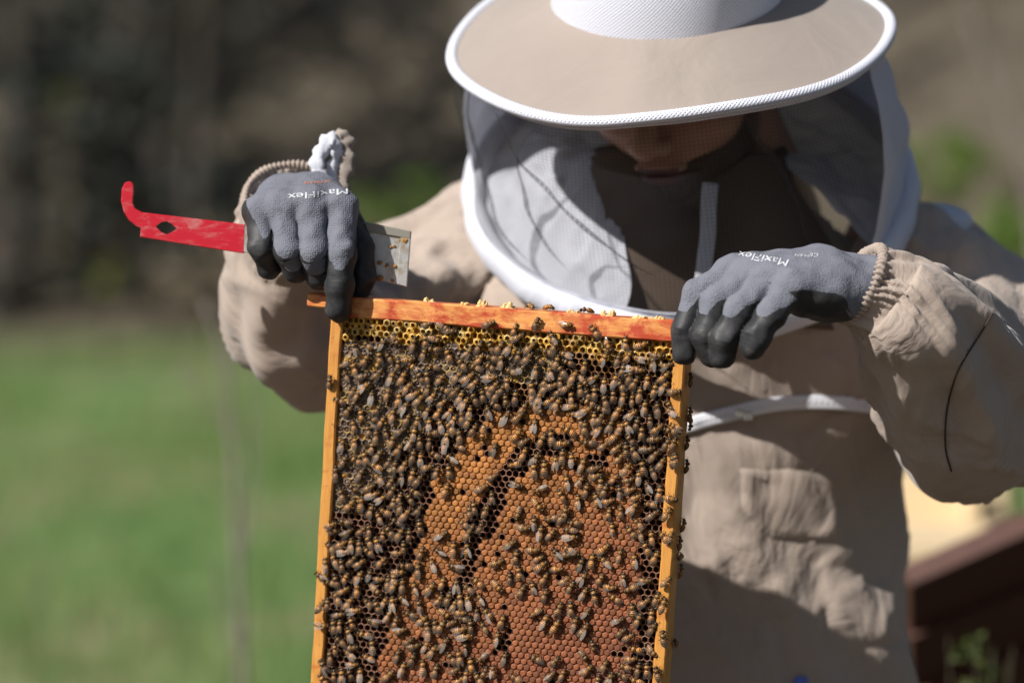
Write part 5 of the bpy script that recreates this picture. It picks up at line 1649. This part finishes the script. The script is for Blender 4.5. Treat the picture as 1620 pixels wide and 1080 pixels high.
veil = pmesh('veil', v, f, M['tulle'], attrs={'strip': np.array([(T[j] * 0.186, window(T[j]) * k_ / NV * 0.2, 0) for j in sel for k_ in range(NV + 1)])})
veil['label'] = 'black tulle veil hanging below the hat'
v, f = loft(np.array(wh), close_u=False)
panel = pmesh('white_panel', v, f, M['panel'], veil)
md = panel.modifiers.new('thickness', 'SOLIDIFY'); md.thickness = 0.0012; md.offset = 0
# padded hem ring
hem = [veil_pt(t, 1.0) for t in np.linspace(-math.pi, math.pi, 181)][:-1]
q = np.linspace(0, 2 * math.pi, 12, endpoint=False)
rings = []
hc = np.array(RC)
ax = VT[:3, 2]
for i, p in enumerate(hem):
    e = p - hc; e -= ax * e.dot(ax); e /= np.linalg.norm(e)
    k_ = 1 + 0.12 * math.sin(i * 0.7) * math.sin(i * 0.23)
    rings.append([p + (e * math.cos(a) * 0.0115 * k_ + ax * math.sin(a) * 0.0155) for a in q])
rings.append(rings[0])
v, f = loft(rings)
pmesh('hem', v, f, M['white'], veil)
# skirt of white cloth from the hem down to the jacket collar
sk = []
for i in range(241):
    row_ = []
    for k_ in range(25):
        q_ = k_ / 24
        t = 0.95 + (2 * math.pi - 0.95 - 0.42 + 0.05 * math.sin(q_ * 9) * (i / 240)) * i / 240
        p = veil_pt(t, 1.0)
        cc_ = np.array([CX + 0.01 + 0.088 * math.sin(t), 0.285 - 0.080 * math.cos(t), 1.535])
        w_ = p + (cc_ - p) * q_
        bell = min(1, 5 * q_ * (1 - q_) + 0.0)
        w_ = w_ + np.array([0, 0, 1.0]) * bell * (0.008 * noise.noise(Vector((t * 2.1, q_ * 2.5, 5.1))) + 0.007 * crease((t * 0.16, q_ * 0.12, 0.3), 15, 3.3) - 0.005 * crease((t * 0.16, q_ * 0.12, 0.9), 24, 1.7))
        row_.append(w_)
    sk.append(row_)
v, f = loft(np.array(sk), close_u=False)
pmesh('skirt', v, f, M['white'], veil)
# dark creases where the tulle is doubled
M['tulle_fold'] = mk_tulle()
M['tulle_fold'].name = 'doubled_black_tulle'
for nd in M['tulle_fold'].node_tree.nodes:
    if nd.type == 'VALTORGB':
        nd.color_ramp.elements[0].color = (0.42, 0.42, 0.42, 1); nd.color_ramp.elements[1].color = (0.62, 0.62, 0.62, 1)
def veil_fold(pts, w0):
    """a narrow pleat of doubled tulle lying on the veil"""
    pp = smooth_path(pts, 50)
    rows, st = [], []
    for i, (a, b_) in enumerate(pp):
        w = w0 * math.sin(math.pi * min(1, 0.15 + i / 49 * 0.85)) * (1 + 0.25 * math.sin(i * 0.5))
        rows.append([veil_pt(a + k_ * w * 0.6, b_ - k_ * w) + (np.array(CAM) - veil_pt(a, b_)) * 0.0009 for k_ in (-1, 0, 1)])
        st += [(a * 0.186, b_ * 0.2, 0)] * 3
    v, f = loft(np.array(rows), close_u=False)
    pmesh('veil_fold', v, f, M['tulle_fold'], veil, attrs={'strip': np.array(st)})
veil_fold([(-1.02, 0.06), (-0.80, 0.28), (-0.58, 0.46), (-0.36, 0.64), (-0.2, 0.72)], 0.012)
veil_fold([(-1.34, 0.02), (-1.28, 0.25), (-1.20, 0.5), (-1.02, 0.74), (-0.85, 0.84)], 0.030)
veil_fold([(-0.75, 0.05), (-0.85, 0.3), (-0.80, 0.55), (-0.62, 0.8)], 0.020)
veil_fold([(0.25, 0.05), (0.42, 0.35), (0.50, 0.7)], 0.018)
# dark brown collar and the white zip inside the veil
crings = []
for k_, (z_, rx, ry, xc, yc) in enumerate([(1.385, 0.150, 0.105, 0.012, 0.270), (1.42, 0.138, 0.108, 0.012, 0.270), (1.455, 0.122, 0.104, 0.012, 0.268), (1.485, 0.106, 0.096, 0.012, 0.264), (1.512, 0.094, 0.088, 0.010, 0.260), (1.532, 0.088, 0.084, 0.010, 0.258), (1.538, 0.083, 0.079, 0.010, 0.258), (1.520, 0.078, 0.074, 0.010, 0.258)]):
    crings.append([(CX + xc + rx * math.sin(t) * (1 + 0.025 * math.sin(9 * t + k_)), yc - ry * math.cos(t) * (1 + 0.03 * math.sin(7 * t + 1.3 * k_)), z_ - 0.028 * math.exp(-(t - math.pi) ** 2 * 0 - (min(t, 2 * math.pi - t) / 0.5) ** 2) * (k_ > 3) + 0.004 * math.sin(5 * t + k_)) for t in np.linspace(0, 2 * math.pi, 72, endpoint=False)])
v, f = loft(crings)
pmesh('collar', v, f, M['dark_collar'])
zs2 = smooth_path([at(1124, 290, 0.150), at(1121, 325, 0.146), at(1120, 370, 0.143), at(1114, 420, 0.140), at(1105, 500, 0.136)], 20)
v, f = tube(zs2, 0.0068, 8, up=(1, 0, 0), flat=0.3)
pmesh('collar_zip', v, f, M['white'])
# a fold of white cloth behind the shaded shoulder
def hood_sd(p):
    return sd_ell(p, at(1492, 352, 0.315), (0.026, 0.04, 0.018)) + 0.004 * np.sin(p[:, 0] * 90) * np.sin(p[:, 2] * 70)
c_ = at(1492, 352, 0.315)
v, f = surface(hood_sd, c_ - 0.045, c_ + 0.045, 0.004)
pmesh('hood_fold', v, f, M['white'], veil)

# ------------------------------------------------------------------ hives behind the beekeeper
def hive_box(name, x0, x1, y0, y1, z0, z1, th, m, root, open_top=True):
    o = np.array(root.location)
    for nm, b in (('front_wall', (x0, x1, y0, y0 + th, z0, z1)), ('back_wall', (x0, x1, y1 - th, y1, z0, z1)), ('side_wall', (x0, x0 + th, y0 + th, y1 - th, z0, z1 - 0.001)), ('side_wall', (x1 - th, x1, y0 + th, y1 - th, z0, z1 - 0.001))):
        v, f = box_geo(*b, 0.002)
        mesh_obj(nm, v - o, f, m, root, smooth=False)
YH = 1.95
pA = at(1668, 866, YH)                 # near right corner of the pale board
hx1 = pA[0]; hx0 = hx1 - 0.50; hz = pA[2]
hive = empty('bee_hive', (hx1 - 0.23, YH + 0.23, 0))
tag(hive, 'pale wooden hive with grey front standing right of the beekeeper', 'hive')
o = np.array(hive.location)
hive_box('hive', hx0, hx1, YH + 0.01, YH + 0.45, hz - 0.55, hz - 0.022, 0.022, M['hive_white'], hive)
v, f = box_geo(hx0 - 0.008, hx1 + 0.008, YH, YH + 0.46, hz - 0.0215, hz, 0.002); mesh_obj('cover_board', v - o, f, M['hive_cream'], hive, smooth=False)
v, f = box_geo(hx0, hx1, YH + 0.40, YH + 0.425, hz + 0.0005, hz + 0.075, 0.002); mesh_obj('raised_edge', v - o, f, M['hive_cream'], hive, smooth=False)
v, f = box_geo(hx1 - 0.085, hx1 - 0.060, YH + 0.30, YH + 0.3995, hz + 0.0005, hz + 0.066, 0.002); mesh_obj('raised_edge', v - o, f, M['hive_cream'], hive, smooth=False)
for sx in (hx0 + 0.03, hx1 - 0.07):
    for sy in (YH + 0.04, YH + 0.40):
        v, f = box_geo(sx, sx + 0.04, sy, sy + 0.04, -0.06, hz - 0.5505, 0.002); mesh_obj('leg', v - o, f, M['bark'], hive, smooth=False)

# red-brown boards leaning in front of the pale hive
YP = 1.05
def leaning(name, pts, Y0, Y1, th, m, label, cat):
    """a board given by the photo pixels of its four corners, upper edge at depth Y0, lower at Y1"""
    c = [np.array(at(*pts[0], Y0)), np.array(at(*pts[1], Y0)), np.array(at(*pts[2], Y1)), np.array(at(*pts[3], Y1))]
    n = np.cross(c[1] - c[0], c[3] - c[0]); n /= np.linalg.norm(n)
    if n[1] < 0: n = -n
    loc = (c[2] + c[3]) / 2
    V = [p - loc for p in c] + [p + n * th - loc for p in c]
    F = [(3, 2, 1, 0), (4, 5, 6, 7), (0, 1, 5, 4), (1, 2, 6, 5), (2, 3, 7, 6), (3, 0, 4, 7)]
    return V, F, loc
root = empty('plank_pile', tuple(at(1560, 1090, YP)[:2]) + (0.0,))
tag(root, 'dark red brown planks stacked aslant at the lower right', 'planks')
o = np.array(root.location)
for k_, (a, b_, c_, d_) in enumerate([((1440, 925), (1660, 828), (1660, 915), (1440, 1005)), ((1442, 1009), (1662, 919), (1662, 1010), (1442, 1095)), ((1444, 1099), (1664, 1014), (1664, 1110), (1444, 1190))]):
    V, F, loc = leaning('plank', (a, b_, c_, d_), YP - 0.06 + 0.05 * k_, YP + 0.0 + 0.05 * k_, 0.03, M['rustbrown'], '', '')
    mesh_obj('plank', np.array(V) + loc - o, F, M['rustbrown'], root, smooth=False)
for px in (1470, 1600):
    t_ = at(px, 1010, YP + 0.14)
    v, f = box_geo(t_[0] - 0.025, t_[0] + 0.025, t_[1], t_[1] + 0.05, -0.06, t_[2], 0.002)
    mesh_obj('post', v - o, f, M['bark'], root, smooth=False)
# weeds growing before the planks
shrub('weed', 1545, 1045, 0.85, (0.045, 0.05, 0.03), 60, 0.009, M['weed'], 'small green weed in front of the red brown planks', 21, stem_r=0.002)
